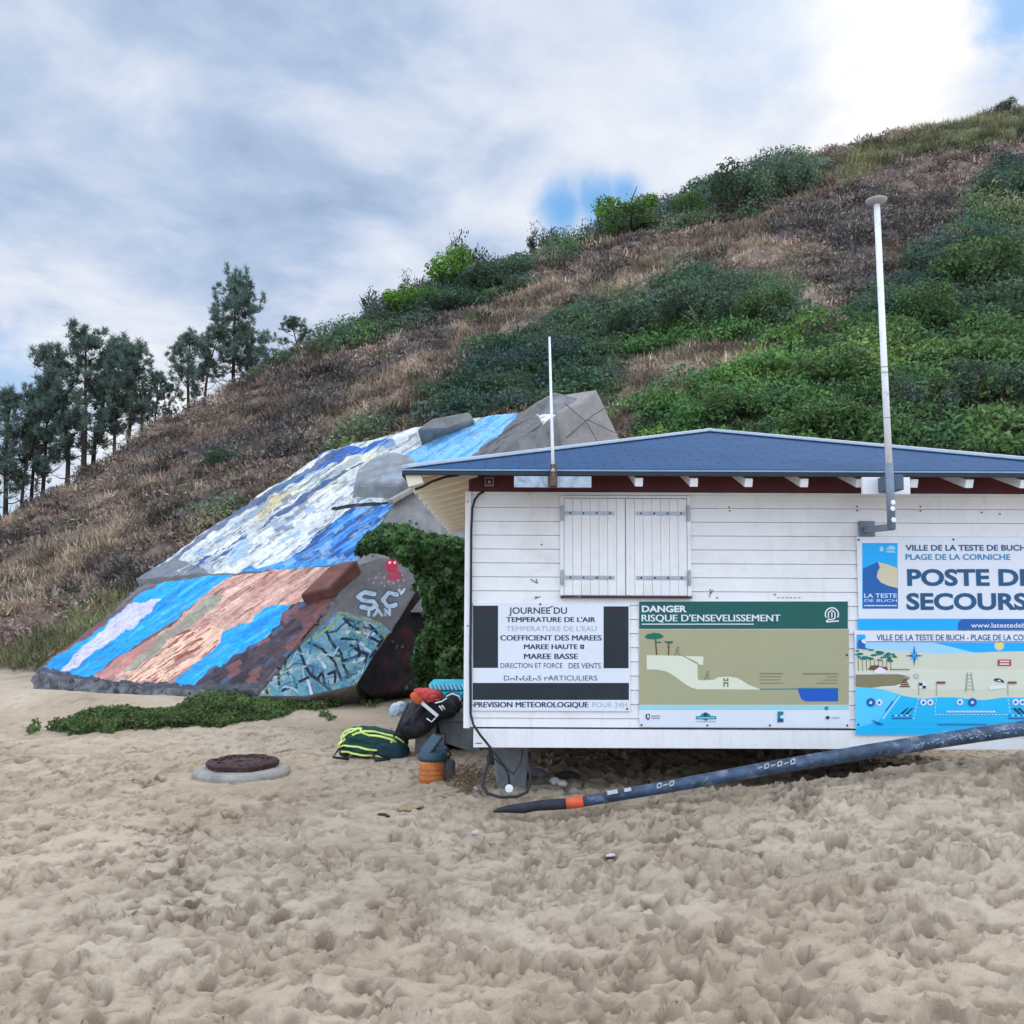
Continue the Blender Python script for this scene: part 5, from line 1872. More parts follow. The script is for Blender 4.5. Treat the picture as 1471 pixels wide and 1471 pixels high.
LSKY = flat('printed_pale_sky', (0.36, 0.66, 0.85))
AQUA = flat('printed_aqua_water', (0.012, 0.50, 0.86))
AQUAL = flat('printed_light_water', (0.10, 0.62, 0.90))
OLIVE_ = flat('printed_olive', (0.24, 0.215, 0.115))
BROWN_ = flat('printed_brown', (0.15, 0.07, 0.035))
REDP = flat('printed_red', (0.42, 0.035, 0.055))
ORANGEP = flat('printed_orange', (0.50, 0.20, 0.035))
YELLOWP = flat('printed_yellow', (0.78, 0.68, 0.22))
TEAL = flat('printed_teal', (0.010, 0.22, 0.30))
GREYI = flat('printed_grey', (0.30, 0.31, 0.28))
MARO = flat('faint_red_ink', (0.055, 0.016, 0.022))


class Art:
    """flat print: each shape a hair in front of the one before"""
    def __init__(self, y):
        self.mb, self.y, self.k, self.mats = MB(), y, 0, []

    def m(self, mt):
        if mt not in self.mats:
            self.mats.append(mt)
        return self.mats.index(mt)

    def yy(self):
        self.k += 1
        return self.y - 0.00002 * self.k

    def rect(self, x0, y0, x1, y1, mt): prect(self.mb, x0, y0, x1, y1, self.yy(), self.m(mt))
    def poly(self, pts, mt): ppoly(self.mb, pts, self.yy(), self.m(mt))
    def disc(self, x, y, rx, mt, ry=None): pdisc(self.mb, x, y, rx, ry or rx, self.yy(), self.m(mt))

    def line(self, pts, w, mt):
        for a, b in zip(pts[:-1], pts[1:]):
            pline(self.mb, [a, b], w, self.yy(), self.m(mt))

    def text(self, s, x0, x1, yt, yb, mt, bold=0.012):
        if 'M' in s and bold > 0:      # thicken by overprinting: a swollen M would close up
            for dx in (-0.35, 0.0, 0.35):
                text(self.mb, s, x0 + dx, x1 + dx, yt, yb, self.yy(), self.m(mt), 0.0)
        else:
            text(self.mb, s, x0, x1, yt, yb, self.yy(), self.m(mt), bold)


    def squiggle(self, x0, x1, yc, h, mt, seed, gap=0.35):
        """print too small to read: a row of short dashes"""
        rg = np.random.default_rng(seed)
        x = x0
        while x < x1:
            w = rg.uniform(1.0, 2.6) * h * 0.7
            self.rect(x, yc - h / 2, min(x + w, x1), yc + h / 2, mt)
            x += w + gap * h
    def build(self, name, parent, norm=False): return self.mb.build(name, self.mats, parent, norm=norm)


def zz(y_, fac=None): return y_


# --- the tide and weather board
def sign_root(name, x0, y0, x1, y1, th, label, cat='sign', m=PWHITE, yface=None, bev=0.003, standoff=0.008):
    yb = YF - standoff
    a, c_ = P(x0, (y0 + y1) / 2, yb), P(x1, (y0 + y1) / 2, yb)
    zt, zb = P((x0 + x1) / 2, y0, yb).z, P((x0 + x1) / 2, y1, yb).z
    t = thing(name, (0.5 * (a.x + c_.x), yb, zb), label, cat)
    b = MB(); b.box(a.x, c_.x, yb - th, yb, zb, zt)
    b.build('panel', m, t, bevel=bev)
    return t, yb - th - 0.0004


def screws(t, yf, pts):
    for px, py in pts:
        b = MB()
        b.lathe(P(px, py, yf - 0.0005), [(0.009, 0), (0.009, 0.004), (0.005, 0.007)], 10, axis=(0, -1, 0))
        b.build('screw', STEEL if False else BLACK, t)


t, yf = sign_root('weather_board', 678.5, 866.5, 905.0, 1021.5, 0.010, 'white tide and weather board with blackboard panels, leftmost sign on the hut')
a = Art(yf)
a.rect(679.5, 870, 715.5, 959.5, PBLACK); a.rect(867, 871, 903, 960, PBLACK); a.rect(679, 981, 903.5, 1005.5, PBLACK)
a.build('blackboard', t)
a = Art(yf - 0.002)
a.text("JOURNEE DU", 731, 814.5, 872.5, 881.5, INK)
a.line([(790, 872.8), (794, 870.8)], 1.4, INK)
a.text("TEMPERATURE DE L'AIR", 727.5, 855, 886.5, 893.5, INK)
a.text("TEMPERATURE DE L'EAU", 727.5, 857, 899.5, 906.5, FADED, 0.0)
a.text("COEFFICIENT DES MAREES", 719, 864, 912.5, 920, INK)
a.text("MAREE HAUTE", 753, 829.5, 925.5, 932.5, INK)
a.rect(833.5, 926, 839, 932, INK); a.rect(835, 928, 837.5, 930, FADED)
a.text("MAREE BASSE", 753, 830, 939, 946.5, INK, 0.006)
a.text("DIRECTION ET FORCE", 719, 808, 952.5, 959.5, INK, -0.004)
a.text("DES VENTS", 817, 863, 952.5, 960, INK, 0.0)
a.text("DANGERS PARTICULIERS", 724, 858, 970.5, 977.5, INK, -0.004)
for x0, x1 in ((731, 739), (744, 750), (754, 757), (763, 771), (781, 789)):     # worn-away tops of letters
    a.rect(x0, 969.8, x1, 974.2 if x0 < 778 else 972.6, PWHITE)
a.rect(678.6, 1012, 681, 1013.2, INK)
a.text("PREVISION METEOROLOGIQUE", 681.5, 845, 1008.5, 1016, INK)
a.text("POUR 24H", 851, 901, 1008.8, 1016, FADED, -0.006)
a.text("MATIN", 687, 708, 875, 879, MARO); a.text("TEMPS", 876, 899, 875, 879, MARO)
a.build('lettering', t)
screws(t, yf, [(776, 867.8), (901, 1018.3)])

# --- burial danger sign
t, yf = sign_root('danger_sign', 917.5, 863.5, 1218.8, 1045.0, 0.010, 'green and khaki burial danger sign with dune cross section, in the middle of the wall')
a = Art(yf)
a.rect(918, 864, 1218, 903.5, DGREEN)
a.rect(918, 904, 1219.5, 1012.5, KHAKI)
a.rect(918, 1013, 1219.5, 1020, LAQUA)
a.build('colour_band', t)
a = Art(yf - 0.002)
a.poly([(929, 941), (1010.5, 943), (1010, 955), (1003, 956), (1002.5, 976), (1015, 977), (1026, 976.5), (1032, 972.5), (1048, 972), (1060, 974), (1076, 984), (1092, 990), (1092, 990.6), (1002, 990.2), (993, 988), (983, 982), (970, 972), (958, 965), (944, 962), (929, 961.5)], IVORY)
a.line([(980, 941.5), (1004, 955), (1009, 956.5)], 1.6, KHAKI); a.line([(978, 941), (1003, 952.5)], 1.0, OLIVE_)
a.line([(1002.6, 955), (1003, 976), (1014, 977)], 1.3, KHAKI)
# pines and figures
a.poly([(926, 915), (930, 911), (939, 909), (948, 910), (953.5, 914), (950, 917), (940, 918.5), (930, 918)], TREEG)
a.poly([(953, 921), (967, 921), (966, 924), (962, 925), (958, 924.5)], TREEG); a.line([(941, 923), (950, 922.5)], 2.0, TREEG)
a.line([(942, 918), (942, 925), (943.5, 941)], 2.0, BROWN_); a.line([(960.5, 924), (960.5, 941)], 2.0, BROWN_); a.line([(958, 929), (963, 930)], 1.0, BROWN_)
for ox, oy in ((973, 941), (1016, 976)):
    a.disc(ox + 1, oy - 11, 1.5, OLIVE_); a.line([(ox + 1, oy - 10), (ox - 1, oy - 5), (ox - 4, oy)], 1.6, OLIVE_)
    a.line([(ox - 1, oy - 5), (ox + 3, oy)], 1.6, OLIVE_); a.line([(ox - 3, oy - 8), (ox + 4, oy - 6)], 1.3, OLIVE_)
# sand castle
a.rect(1039, 974, 1046.5, 987, OLIVE_); a.rect(1041.5, 974, 1044, 976.5, IVORY); a.rect(1041.3, 982.5, 1044.4, 987.2, IVORY); a.rect(1038.5, 978.6, 1047, 979.8, IVORY)
# sea
a.poly([(1146, 989), (1204, 989), (1204, 1007.5), (1158, 1007.5), (1152, 1005), (1149, 999)], PBLUE)
a.line([(1092, 990), (1146, 989.6)], 1.3, TEAL)
for i in range(19):
    a.disc(1148 + 3.0 * i, 988.8, 1.5, TEAL, 0.9)
# small print too small to read
for i, (xa, xb, y_) in enumerate(((1091, 1125, 967.5), (1092, 1123, 972), (1092, 1121, 976.5), (1092, 1125, 981.2))):
    a.squiggle(xa, xb, y_, 1.7 if i == 0 else 1.1, OLIVE_, 3 + i)
for i, (xa, xb, y_) in enumerate(((1153, 1204, 967.8), (1188, 1204, 972.3), (1182, 1204, 976.8), (1173, 1204, 981.2))):
    a.squiggle(xa, xb, y_, 1.7 if i == 0 else 1.1, OLIVE_, 13 + i)
# logos along the foot
a.poly([(927.5, 1026), (933.5, 1025.5), (933.5, 1032), (931, 1034.5), (928, 1032)], INK); a.poly([(929.2, 1027.3), (932.2, 1027), (932.2, 1031), (930.5, 1032.6)], PWHITE)
a.squiggle(936, 948, 1028.5, 1.6, GREYI, 31); a.squiggle(936, 948, 1031.6, 1.6, GREYI, 32)
a.poly([(1000, 1029), (1006, 1028.5), (1008, 1025.5), (1013.5, 1023), (1019, 1025.5), (1021, 1028.5), (1029, 1029), (1029, 1033), (1018, 1033), (1014, 1035.5), (1009, 1033), (1000, 1033)], TEAL)
a.disc(1013.5, 1027, 2.6, INK); a.rect(1002, 1030.4, 1027, 1031.8, LAQUA)
a.squiggle(1000, 1029, 1036.6, 0.9, GREYI, 33)
a.rect(1117, 1022, 1125.5, 1037.5, TEAL); a.poly([(1120.5, 1029), (1125.6, 1026.5), (1125.6, 1032), (1122, 1031.5)], PWHITE); a.rect(1117, 1033, 1125.5, 1037.5, NAVY)
a.poly([(1185.5, 1031), (1189, 1027.8), (1192.5, 1031), (1189, 1034)], INK); a.squiggle(1195, 1206, 1031, 2.0, FADED, 34)
a.rect(1185, 1015, 1189.5, 1019.5, TEAL)
# white emblem in the header: arc over a house and a wave
pts = [(1195 + 9.5 * math.cos(v), 882.5 - 9.5 * math.sin(v)) for v in np.linspace(-0.5, math.pi + 0.5, 13)]
a.line(pts, 2.0, PWHITE)
a.line([(1190, 888), (1190, 880), (1194.8, 876), (1199.5, 880), (1199.5, 888)], 1.8, PWHITE); a.line([(1195, 879), (1195, 887)], 2.0, PWHITE)
a.line([(1186.5, 893), (1190, 889.5), (1195, 890), (1200, 888)], 1.8, PWHITE); a.line([(1187, 893.3), (1205, 892)], 2.0, PWHITE)
a.build('drawing', t)
a = Art(yf - 0.002)
a.text("DANGER", 922, 986.5, 870, 879, PWHITE, 0.035)
a.text("RISQUE D'ENSEVELISSEMENT", 922, 1121, 883, 892.5, PWHITE, 0.014)
a.squiggle(922, 1083, 896.6, 1.6, PWHITE, 41, 0.2)
a.build('lettering', t)
screws(t, yf, [(921.5, 1041.5), (1016, 1042), (1106, 1042), (1217, 1042), (1216.5, 941)])

# --- first aid post sign
t, yf = sign_root('rescue_post_sign', 1231.5, 771.5, 1513, 905.0, 0.014, 'white and blue sign reading poste de secours, upper right sign on the hut')
a = Art(yf)
a.rect(1232, 888.8, 1511, 904.8, CYAN)
a.poly([(1376, 905), (1376, 896), (1379, 891), (1384, 889.5), (1511, 889.5), (1511, 905)], MIDB)
a.rect(1238.5, 780, 1289.5, 874.5, CYAN)
a.poly([(1239.5, 817), (1250, 812), (1260, 807.5), (1275, 810), (1290, 815), (1290, 874.5), (1239.5, 874.5)], NAVY if False else MIDB)
a.poly([(1261.5, 807.5), (1275, 810.5), (1289.7, 815.5), (1289.7, 844.8), (1276, 841.5), (1265, 836.5), (1259.5, 829), (1260.5, 822), (1264, 815)], SANDP)
a.poly([(1273, 793.5), (1274, 787), (1279, 783.5), (1285, 785), (1286.5, 789), (1284, 791), (1287, 794)], LSKY)
a.poly([(1263.5, 788), (1266.5, 784), (1269.5, 788), (1269, 792), (1264, 792)], LSKY)
a.rect(1273.5, 789.5, 1286, 791, CYAN)
a.text("LA TESTE", 1241.5, 1288.5, 852.5, 858.5, PWHITE, 0.01)
a.text("DE BUCH", 1242, 1288.5, 860.8, 864.5, PWHITE, 0.0)
a.squiggle(1241.5, 1288, 870, 1.6, PWHITE, 44, 0.3)
a.build('emblem', t)
a = Art(yf - 0.003)
a.text("VILLE DE LA TESTE DE BUCH", 1301, 1474, 782.8, 790.8, NAVY, 0.025)
a.text("PLAGE DE LA CORNICHE", 1301, 1451.5, 796, 804, flat('printed_teal_blue', (0.020, 0.24, 0.46)), 0.018)
a.text("POSTE DE", 1303.5, 1485, 817.5, 840.5, NAVY, 0.035)
a.text("SECOURS", 1302.5, 1476, 852, 875, NAVY, 0.035)
a.text("www.latestedebuch.fr", 1395, 1502, 894.8, 901.5, PWHITE, 0.012)
a.build('lettering', t)
screws(t, yf, [(1233.5, 775.5), (1369.5, 775)])

# --- beach map sign
t, yf = sign_root('beach_map_sign', 1228.0, 906.3, 1513, 1056.0, 0.022, 'illustrated beach map sign with blue water, lowest right sign on the hut', bev=0.006, standoff=0.010)
a = Art(yf)
a.poly([(1229, 925), (1511, 925), (1511, 1050), (1229, 1050)], PALES)
a.poly([(1229, 923), (1511, 923), (1511, 934), (1500, 935), (1440, 936), (1390, 938.5), (1345, 940), (1330, 938), (1310, 936), (1229, 932)], LSKY)
a.poly([(1340, 923), (1511, 923), (1511, 934), (1500, 935), (1440, 936), (1400, 937.5)], CYAN)
a.disc(1435.5, 927.5, 7, SANDP); a.disc(1435.5, 927.5, 5, YELLOWP)
a.line([(1300, 961.5), (1380, 962.5), (1440, 963), (1480, 962)], 1.0, IVORY)
a.poly([(1229, 962), (1511, 962), (1511, 990), (1229, 990)], flat('printed_light_sand', (0.70, 0.71, 0.57)))
a.poly([(1229, 969), (1290, 968.5), (1300, 970), (1308, 974), (1298, 981), (1285, 985), (1268, 986), (1250, 988.5), (1229, 987)], OLIVE_)
a.poly([(1229, 988), (1245, 987.5), (1268, 990), (1282, 995), (1300, 1000), (1325, 1004), (1350, 1001.5), (1375, 1002), (1400, 1005), (1415, 1005.5), (1440, 1002), (1480, 1002), (1511, 1000), (1511, 1055.5), (1229, 1055.5)], AQUA)
a.poly([(1229, 988), (1245, 987.5), (1268, 990), (1290, 997), (1262, 1036), (1229, 1046)], AQUAL)
a.line([(1268, 1033), (1293, 999)], 2.6, LSKY)
a.line([(1272, 1022), (1283, 1007)], 2.0, MIDB)
a.build('colour_field', t)
a = Art(yf - 0.004)
rg = np.random.default_rng(6)
for i in range(34):      # pine wood on the left
    x = 1231 + 58 * rg.random(); q = (x - 1231) / 58
    y = 929 + 12 * q + rg.uniform(-1, 17) * (1 - 0.45 * q)
    a.disc(x, y, rg.uniform(2.5, 5.0), TREEG if rg.random() < 0.75 else TEAL, rg.uniform(1.0, 1.9))
for i in range(9):
    x = 1233 + 5.8 * i
    a.line([(x, 946 + 0.3 * i), (x + 0.5, 964 - 0.4 * i)], 1.0, OLIVE_)
a.rect(1231, 911.5, 1243, 932, CYAN); a.poly([(1232, 921), (1238, 917), (1243, 920), (1243, 932), (1232, 932)], MIDB); a.poly([(1237, 919), (1243, 918), (1243, 925), (1238.5, 923)], PWHITE)
a.poly([(1247, 962), (1251, 956), (1262, 955.5), (1265, 959), (1273, 957.5), (1276, 962), (1270, 964)], BROWN_); a.poly([(1256, 967.5), (1256, 962), (1264, 957.5), (1273, 962), (1273, 967.5)], PWHITE)
a.line([(1255, 963), (1264, 957), (1274, 962.5)], 1.4, REDP); a.rect(1278, 961, 1307, 962.6, OLIVE_)
for k in range(8):       # compass star
    r = 15 if k % 2 == 0 else 9
    v = k * math.pi / 4
    tip = (1313.5 + r * math.sin(v) * 0.85, 942 - r * math.cos(v))
    w = 2.2
    a.poly([(1313.5 + w * math.cos(v), 942 + w * math.sin(v)), tip, (1313.5 - w * math.cos(v), 942 - w * math.sin(v))], MIDB if k % 2 == 0 else CYAN)
for k in range(4):       # striped tent, flags, tower, parasol
    a.poly([(1299.5 - 1.5 * k - 1.5, 976 + 3 * k), (1300.5 + 1.5 * k + 1.5, 976 + 3 * k), (1301.5 + 1.5 * k + 1.5, 978 + 3 * k), (1298.5 - 1.5 * k - 1.5, 978 + 3 * k)], BROWN_)
a.poly([(1297, 975), (1300, 971), (1306, 971.5), (1307, 975), (1302, 974.5)], GREYI)
a.disc(1316.5, 971.5, 3.6, GREYI); a.disc(1316.5, 971.5, 2.8, PALES); a.line([(1315, 971.5), (1318.2, 971.5)], 1, GREYI)
a.line([(1320, 980), (1320, 999)], 0.9, GREYI); a.rect(1320.5, 981, 1325, 985, INK); a.rect(1325.4, 981, 1330, 985, PWHITE); a.rect(1320.5, 985.2, 1325, 989, PWHITE); a.rect(1325.4, 985.2, 1330, 989, INK)
for x in (1345.5, 1448):
    a.line([(x, 979), (x, 999)], 0.9, GREYI); a.rect(x, 979, x + 12.5, 981.2, BROWN_); a.rect(x, 981.4, x + 12.5, 982.8, ORANGEP)
a.line([(1390, 966), (1387.5, 994)], 1.5, GREYI); a.line([(1395, 966), (1399, 993)], 1.1, GREYI)
for q in range(5): a.line([(1389.5 - 0.4 * q, 970 + 5 * q), (1396 + 0.7 * q, 970 + 5 * q)], 0.8, GREYI)
a.poly([(1427, 977), (1430, 974.5), (1436, 974.5), (1442, 978), (1443, 981), (1437, 979.5), (1433, 979.5)], INK); a.poly([(1432, 978), (1436, 976), (1438, 979)], PWHITE)
a.poly([(1420, 986), (1445, 984), (1446, 988), (1422, 991)], PWHITE)
a.rect(1433.5, 947.5, 1452.5, 956.5, REDP); a.rect(1436, 949.2, 1450, 951, PWHITE); a.rect(1436, 953, 1450, 954.8, PWHITE)
for x, y, m_ in ((1251, 1009, MIDB), (1263, 1009, PWHITE), (1326.5, 1009, PWHITE), (1336.5, 1009, PWHITE), (1379, 1008.5, PWHITE), (1397, 1008.8, MIDB), (1459, 1008.5, PWHITE), (1469, 1008.5, PWHITE)):
    a.disc(x, y, 6.2 if m_ is MIDB else 4.6, m_)
    a.poly([(x - 2.6, y + 1.5), (x - 0.5, y - 2.4), (x + 2.4, y - 0.2), (x + 0.8, y + 2.4)], PWHITE if m_ is MIDB else MIDB)
for ox in (0, 168):
    s = 1 if ox == 0 else -1
    for q in range(2):
        x = 1293 + 7 * q + ox + (0 if s > 0 else 3)
        a.poly([(x, 1026), (x + 3.6, 1026), (x + 3.6 + 9 * s, 1017), (x + 10 * s, 1017)], INK)
    a.rect(1281 + ox, 1031, 1310 + ox, 1032.6, MIDB)
    for q in range(7): a.disc(1283 + 4.1 * q + ox, 1028, 2.0, PWHITE if q % 2 else MIDB, 0.9)
for x0, y0, x1, y1 in ((1319, 1004, 1312, 1036), (1345, 1004, 1343, 1026), (1343, 1026.5, 1450, 1026.5), (1448, 1004, 1451, 1026), (1255, 1036, 1520, 1036.5), (1258, 1045, 1352, 1045)):
    n = int(math.hypot(x1 - x0, y1 - y0) / 5)
    for q in range(n):
        f0, f1 = q / n, (q + 0.55) / n
        a.line([(x0 + (x1 - x0) * f0, y0 + (y1 - y0) * f0), (x0 + (x1 - x0) * f1, y0 + (y1 - y0) * f1)], 0.9, PWHITE if y0 < 1030 else AQUAL)
a.squiggle(1360, 1430, 1022.3, 2.2, PWHITE, 51); a.squiggle(1347, 1417, 1040.8, 1.6, MIDB, 52); a.squiggle(1354, 1392, 1051.3, 2.2, LSKY, 53)
a.poly([(1251, 1034), (1258, 1036), (1270, 1041), (1262, 1041.2)], MIDB)
a.build('map_drawing', t)
a = Art(yf - 0.003)
a.text("VILLE DE LA TESTE DE BUCH - PLAGE DE LA CORNICHE", 1259.5, 1506, 911.5, 919.8, NAVY, 0.008)
a.rect(1245, 921.3, 1511, 922.4, MIDB)
a.build('lettering', t)
screws(t, yf, [(1233, 1041)])

# ================================================================== SMALL THINGS
# hanging electric cable with white plug
t = thing('electric_cable', ground_at(727, 1140), 'black electric cable looping from the hut corner down to a white plug', 'cable')
b = MB()
yc_ = YF - 0.04
b.tube([P(695, 706, yc_), P(688, 710, yc_), P(682, 718, yc_), P(678.5, 730, yc_), P(677, 760, yc_), P(676.5, 850, yc_), P(675.5, 950, yc_), P(676, 1025, yc_), P(680, 1041, yc_ - 0.02), P(690, 1056, yc_ - 0.04),
        P(712, 1083, yc_ - 0.05), P(726, 1103, 7.93), P(730.5, 1113, 7.92), P(732, 1127, 7.91)], 0.011, 8)
b.tube([P(703, 1074, 8.05), P(706, 1086, 8.0), P(722, 1100, 7.97), P(738, 1112, 7.95), P(748, 1095, 8.0), P(751, 1076, 8.05)], 0.007, 6)
b.build('lead', BLACK, t, smooth=True)
b = MB()
b.tube([P(704, 1074, 8.1), P(703, 1090, 8.0), P(695, 1118, 7.88), P(693.5, 1130, 7.80), P(701, 1140, 7.72), P(718, 1145, 7.68), P(742, 1144.5, 7.68), P(757, 1138, 7.72), P(762, 1126, 7.80), P(762, 1105, 7.95), P(760, 1082, 8.1)], 0.014, 8)
b.build('loop', BLACK, t, smooth=True)
b = MB()
b.lathe(P(731.5, 1133, 7.90), [(0.030, -0.02), (0.037, -0.008), (0.037, 0.012), (0.030, 0.022)], 20, axis=(0, -1, 0.1))
b.build('plug', flat('white_plastic', (0.80, 0.82, 0.82)), t, smooth=False)

# long dark tube with orange band and black end
def seg_pts(L): return [P(x, y, d) for x, y, d in L]
tube_m = mat('dark_blue_tube', (0.034, 0.066, 0.115), 0.42, 0.6, 9, bump=0.2, bscale=30, spec=0.5, dirt=(0.30, 0.34, 0.42, 0.75), dscale=7)
p = ground_at(840, 1158)
t = thing('buoy_pole', p, 'long dark blue pole leaning up the sand with orange band and black tapered end', 'pole')
axis = [(838, 1151.5, 7.40), (960, 1130, 7.32), (1100, 1104.5, 7.22), (1250, 1079, 7.12), (1400, 1056, 7.04), (1471, 1046, 7.0), (1560, 1033, 6.95)]
b = MB(); b.tube(seg_pts(axis), [0.043, 0.049, 0.055, 0.058, 0.060, 0.060, 0.060], 18)
b.build('shaft', tube_m, t, smooth=True)
b = MB(); b.tube(seg_pts([(814, 1154.5, 7.42), (838.5, 1151.4, 7.40)]), 0.046, 18)
b.build('orange_band', mat('orange_tape', (0.72, 0.10, 0.035), 0.5, 0.15, 9, dirt=(0.4, 0.3, 0.22, 0.4)), t, smooth=True)
b = MB(); b.tube(seg_pts([(709, 1166, 7.50), (716, 1164, 7.49), (730, 1162, 7.48), (752, 1161, 7.47), (770, 1157.5, 7.455), (790, 1156, 7.44), (813.5, 1154.6, 7.42)]), [0.010, 0.020, 0.032, 0.043, 0.042, 0.045, 0.044], 14)
b.build('rubber_end', mat('black_sleeve', (0.022, 0.026, 0.032), 0.7, 0.3, 14, bump=0.5, bscale=30), t, smooth=True)
wm = mat('white_lettering_paint', (0.52, 0.58, 0.64), 0.6, 0.15, 20)
for px, py, w, h in ((880, 1138.5, 15, 4.5), (902, 1135, 10, 4)):
    b = MB()
    ang = math.atan2(-25, 140)
    ca, sa = math.cos(ang), math.sin(ang)
    pts = [(px + dx * ca - dy * sa, py + dx * sa + dy * ca) for dx, dy in ((-w / 2, -h / 2), (w / 2, -h / 2), (w / 2, h / 2), (-w / 2, h / 2))]
    b.prism([P(x, y, 7.305) for x, y in pts], (0, 0.03, 0))
    b.build('white_mark', wm, t)
for q in range(9):       # worn white lettering along the shaft
    px = 947 + 9 * q if q < 3 else 1092 + 9.4 * (q - 3)
    py = np.interp(px, [838, 960, 1100, 1250], [1151.5, 1130, 1104.5, 1079]) - 3.5
    b = MB()
    yb_ = float(np.interp(px, [838, 960, 1100, 1250], [7.40, 7.32, 7.22, 7.12])) - 0.056
    for L in ([(-3.5, 0.8), (3, -0.4)],) if q % 2 else ([(-3, 3), (-2.5, -3), (3, -4), (2.5, 2), (-3, 3)],):
        pline(b, [(px + x, py + y - 0.17 * x) for x, y in L], 1.5, yb_)
    b.build('white_mark', wm, t)
b = MB()
for q in range(46):      # frayed pale netting near the upper end
    px = rg.uniform(1290, 1471)
    c0 = np.interp(px, [1250, 1400, 1471], [1079, 1056, 1046])
    yb_ = float(np.interp(px, [1250, 1400, 1471], [7.12, 7.04, 7.0]))
    a0 = P(px, c0 - 9, yb_ - 0.02); a1 = P(px + rg.uniform(4, 14), c0 + rg.uniform(-3, 5), yb_ - 0.066); a2 = P(px + rg.uniform(10, 22), c0 - rg.uniform(4, 8), yb_ - 0.042)
    b.tube([a0, a1, a2], 0.004, 4)
b.build('netting', mat('pale_net', (0.34, 0.40, 0.50), 0.8), t)

# manhole
p = ground_at(348, 1112)
t = thing('manhole', (p.x, p.y, p.z - 0.06), 'round rusty manhole cover on a pale concrete ring in the sand', 'manhole')
q = Vector((p.x, p.y, p.z))
b = MB()
prof = [(0.50, -0.25), (0.50, 0.065), (0.47, 0.10), (0.40, 0.108), (0.34, 0.108), (0.34, -0.2)]
b.lathe((p.x, p.y, p.z - 0.02), prof, 56)
b.build('collar', mat('pale_concrete_ring', (0.30, 0.285, 0.25), 0.9, 0.3, 5, bump=0.7, bscale=18, dirt=(0.40, 0.32, 0.23, 0.8), dscale=5), t, bevel=0.008, base=(p.x, p.y, p.z - 0.02))
b = MB()
rgm = np.random.default_rng(14)
ctr = Vector((p.x + 0.0, p.y + 0.0, p.z + 0.092))
n = 56
rim = [0.35 + 0.018 * math.sin(7 * i) + rgm.uniform(-0.012, 0.012) for i in range(n)]
vs = []
for r_, z_ in ((1.0, 0.0), (1.03, 0.045), (0.95, 0.07), (0.86, 0.072), (0.84, 0.045), (0.4, 0.05), (0.0, 0.055)):
    for i in range(n):
        aa = 2 * math.pi * i / n
        vs.append(ctr + Vector((math.cos(aa) * rim[i] * r_, math.sin(aa) * rim[i] * r_, z_ + rgm.uniform(-0.006, 0.006))))
fs = [(j * n + i, j * n + (i + 1) % n, (j + 1) * n + (i + 1) % n, (j + 1) * n + i) for j in range(6) for i in range(n)]
b.add(vs, fs)
lid = b.build('cover', mat('rusty_iron', (0.060, 0.032, 0.030), 0.85, 0.4, 14, bump=0.8, bscale=30, dirt=(0.16, 0.10, 0.085, 0.7), dscale=14), t, base=ctr)
for i in range(16):
    aa = 2 * math.pi * i / 16 + 0.1
    b = MB(); q = ctr + Vector((math.cos(aa) * 0.24, math.sin(aa) * 0.24, 0.055))
    b.lathe(q, [(0.022, -0.01), (0.022, 0.012), (0.010, 0.018)], 8)
    b.build('stud', lid.data.materials[0], lid)

# green rucksack on its back
NEON = mat('neon_yellow_webbing', (0.72, 0.88, 0.22), 0.6, 0.08, 20)
p = ground_at(540, 1086)
t = thing('rucksack', p, 'dark green rucksack with neon yellow piping lying on the sand', 'bag')
cx0 = P(540, 1068, p.y); 
rucksack = t
V, F, S = superell((cx0.x, p.y, p.z + 0.155), (0.375, 0.0, -0.055), (0.02, 0.23, 0), (0.03, 0, 0.185), 0.75, 0.8, 96, 50, 0.17, 2.6, 2)
np_mesh('body', V, F, mat('dark_green_cloth', (0.008, 0.052, 0.044), 0.75, 0.3, 9, bump=0.5, bscale=22), t)
Vp, Fp, Sp = superell((cx0.x + 0.20, p.y - 0.07, p.z + 0.10), (0.205, 0.0, -0.03), (0.0, 0.20, 0), (0.0, 0, 0.125), 0.75, 0.8, 44, 22, 0.10, 1.7, 5)
np_mesh('front_pocket', Vp, Fp, mat('dark_teal_cloth', (0.010, 0.040, 0.052), 0.75, 0.3, 9, bump=0.5, bscale=22), t)
Vp, Fp, Sp2 = superell((cx0.x - 0.15, p.y + 0.02, p.z + 0.30), (0.10, 0.0, -0.03), (0.0, 0.09, 0), (0.0, 0, 0.045), 0.8, 0.9, 28, 14, 0.06, 2, 6)
np_mesh('top_flap', Vp, Fp, mat('neon_yellow_cloth', (0.62, 0.75, 0.10), 0.7, 0.1, 9), t)
Vp, Fp, Sp2 = superell((cx0.x - 0.36, p.y - 0.06, p.z + 0.055), (0.065, 0.0, 0.0), (0.0, 0.06, 0), (0.0, 0, 0.045), 0.8, 0.9, 20, 12, 0.06, 2, 7)
np_mesh('bottle_pocket', Vp, Fp, BLACK, t)
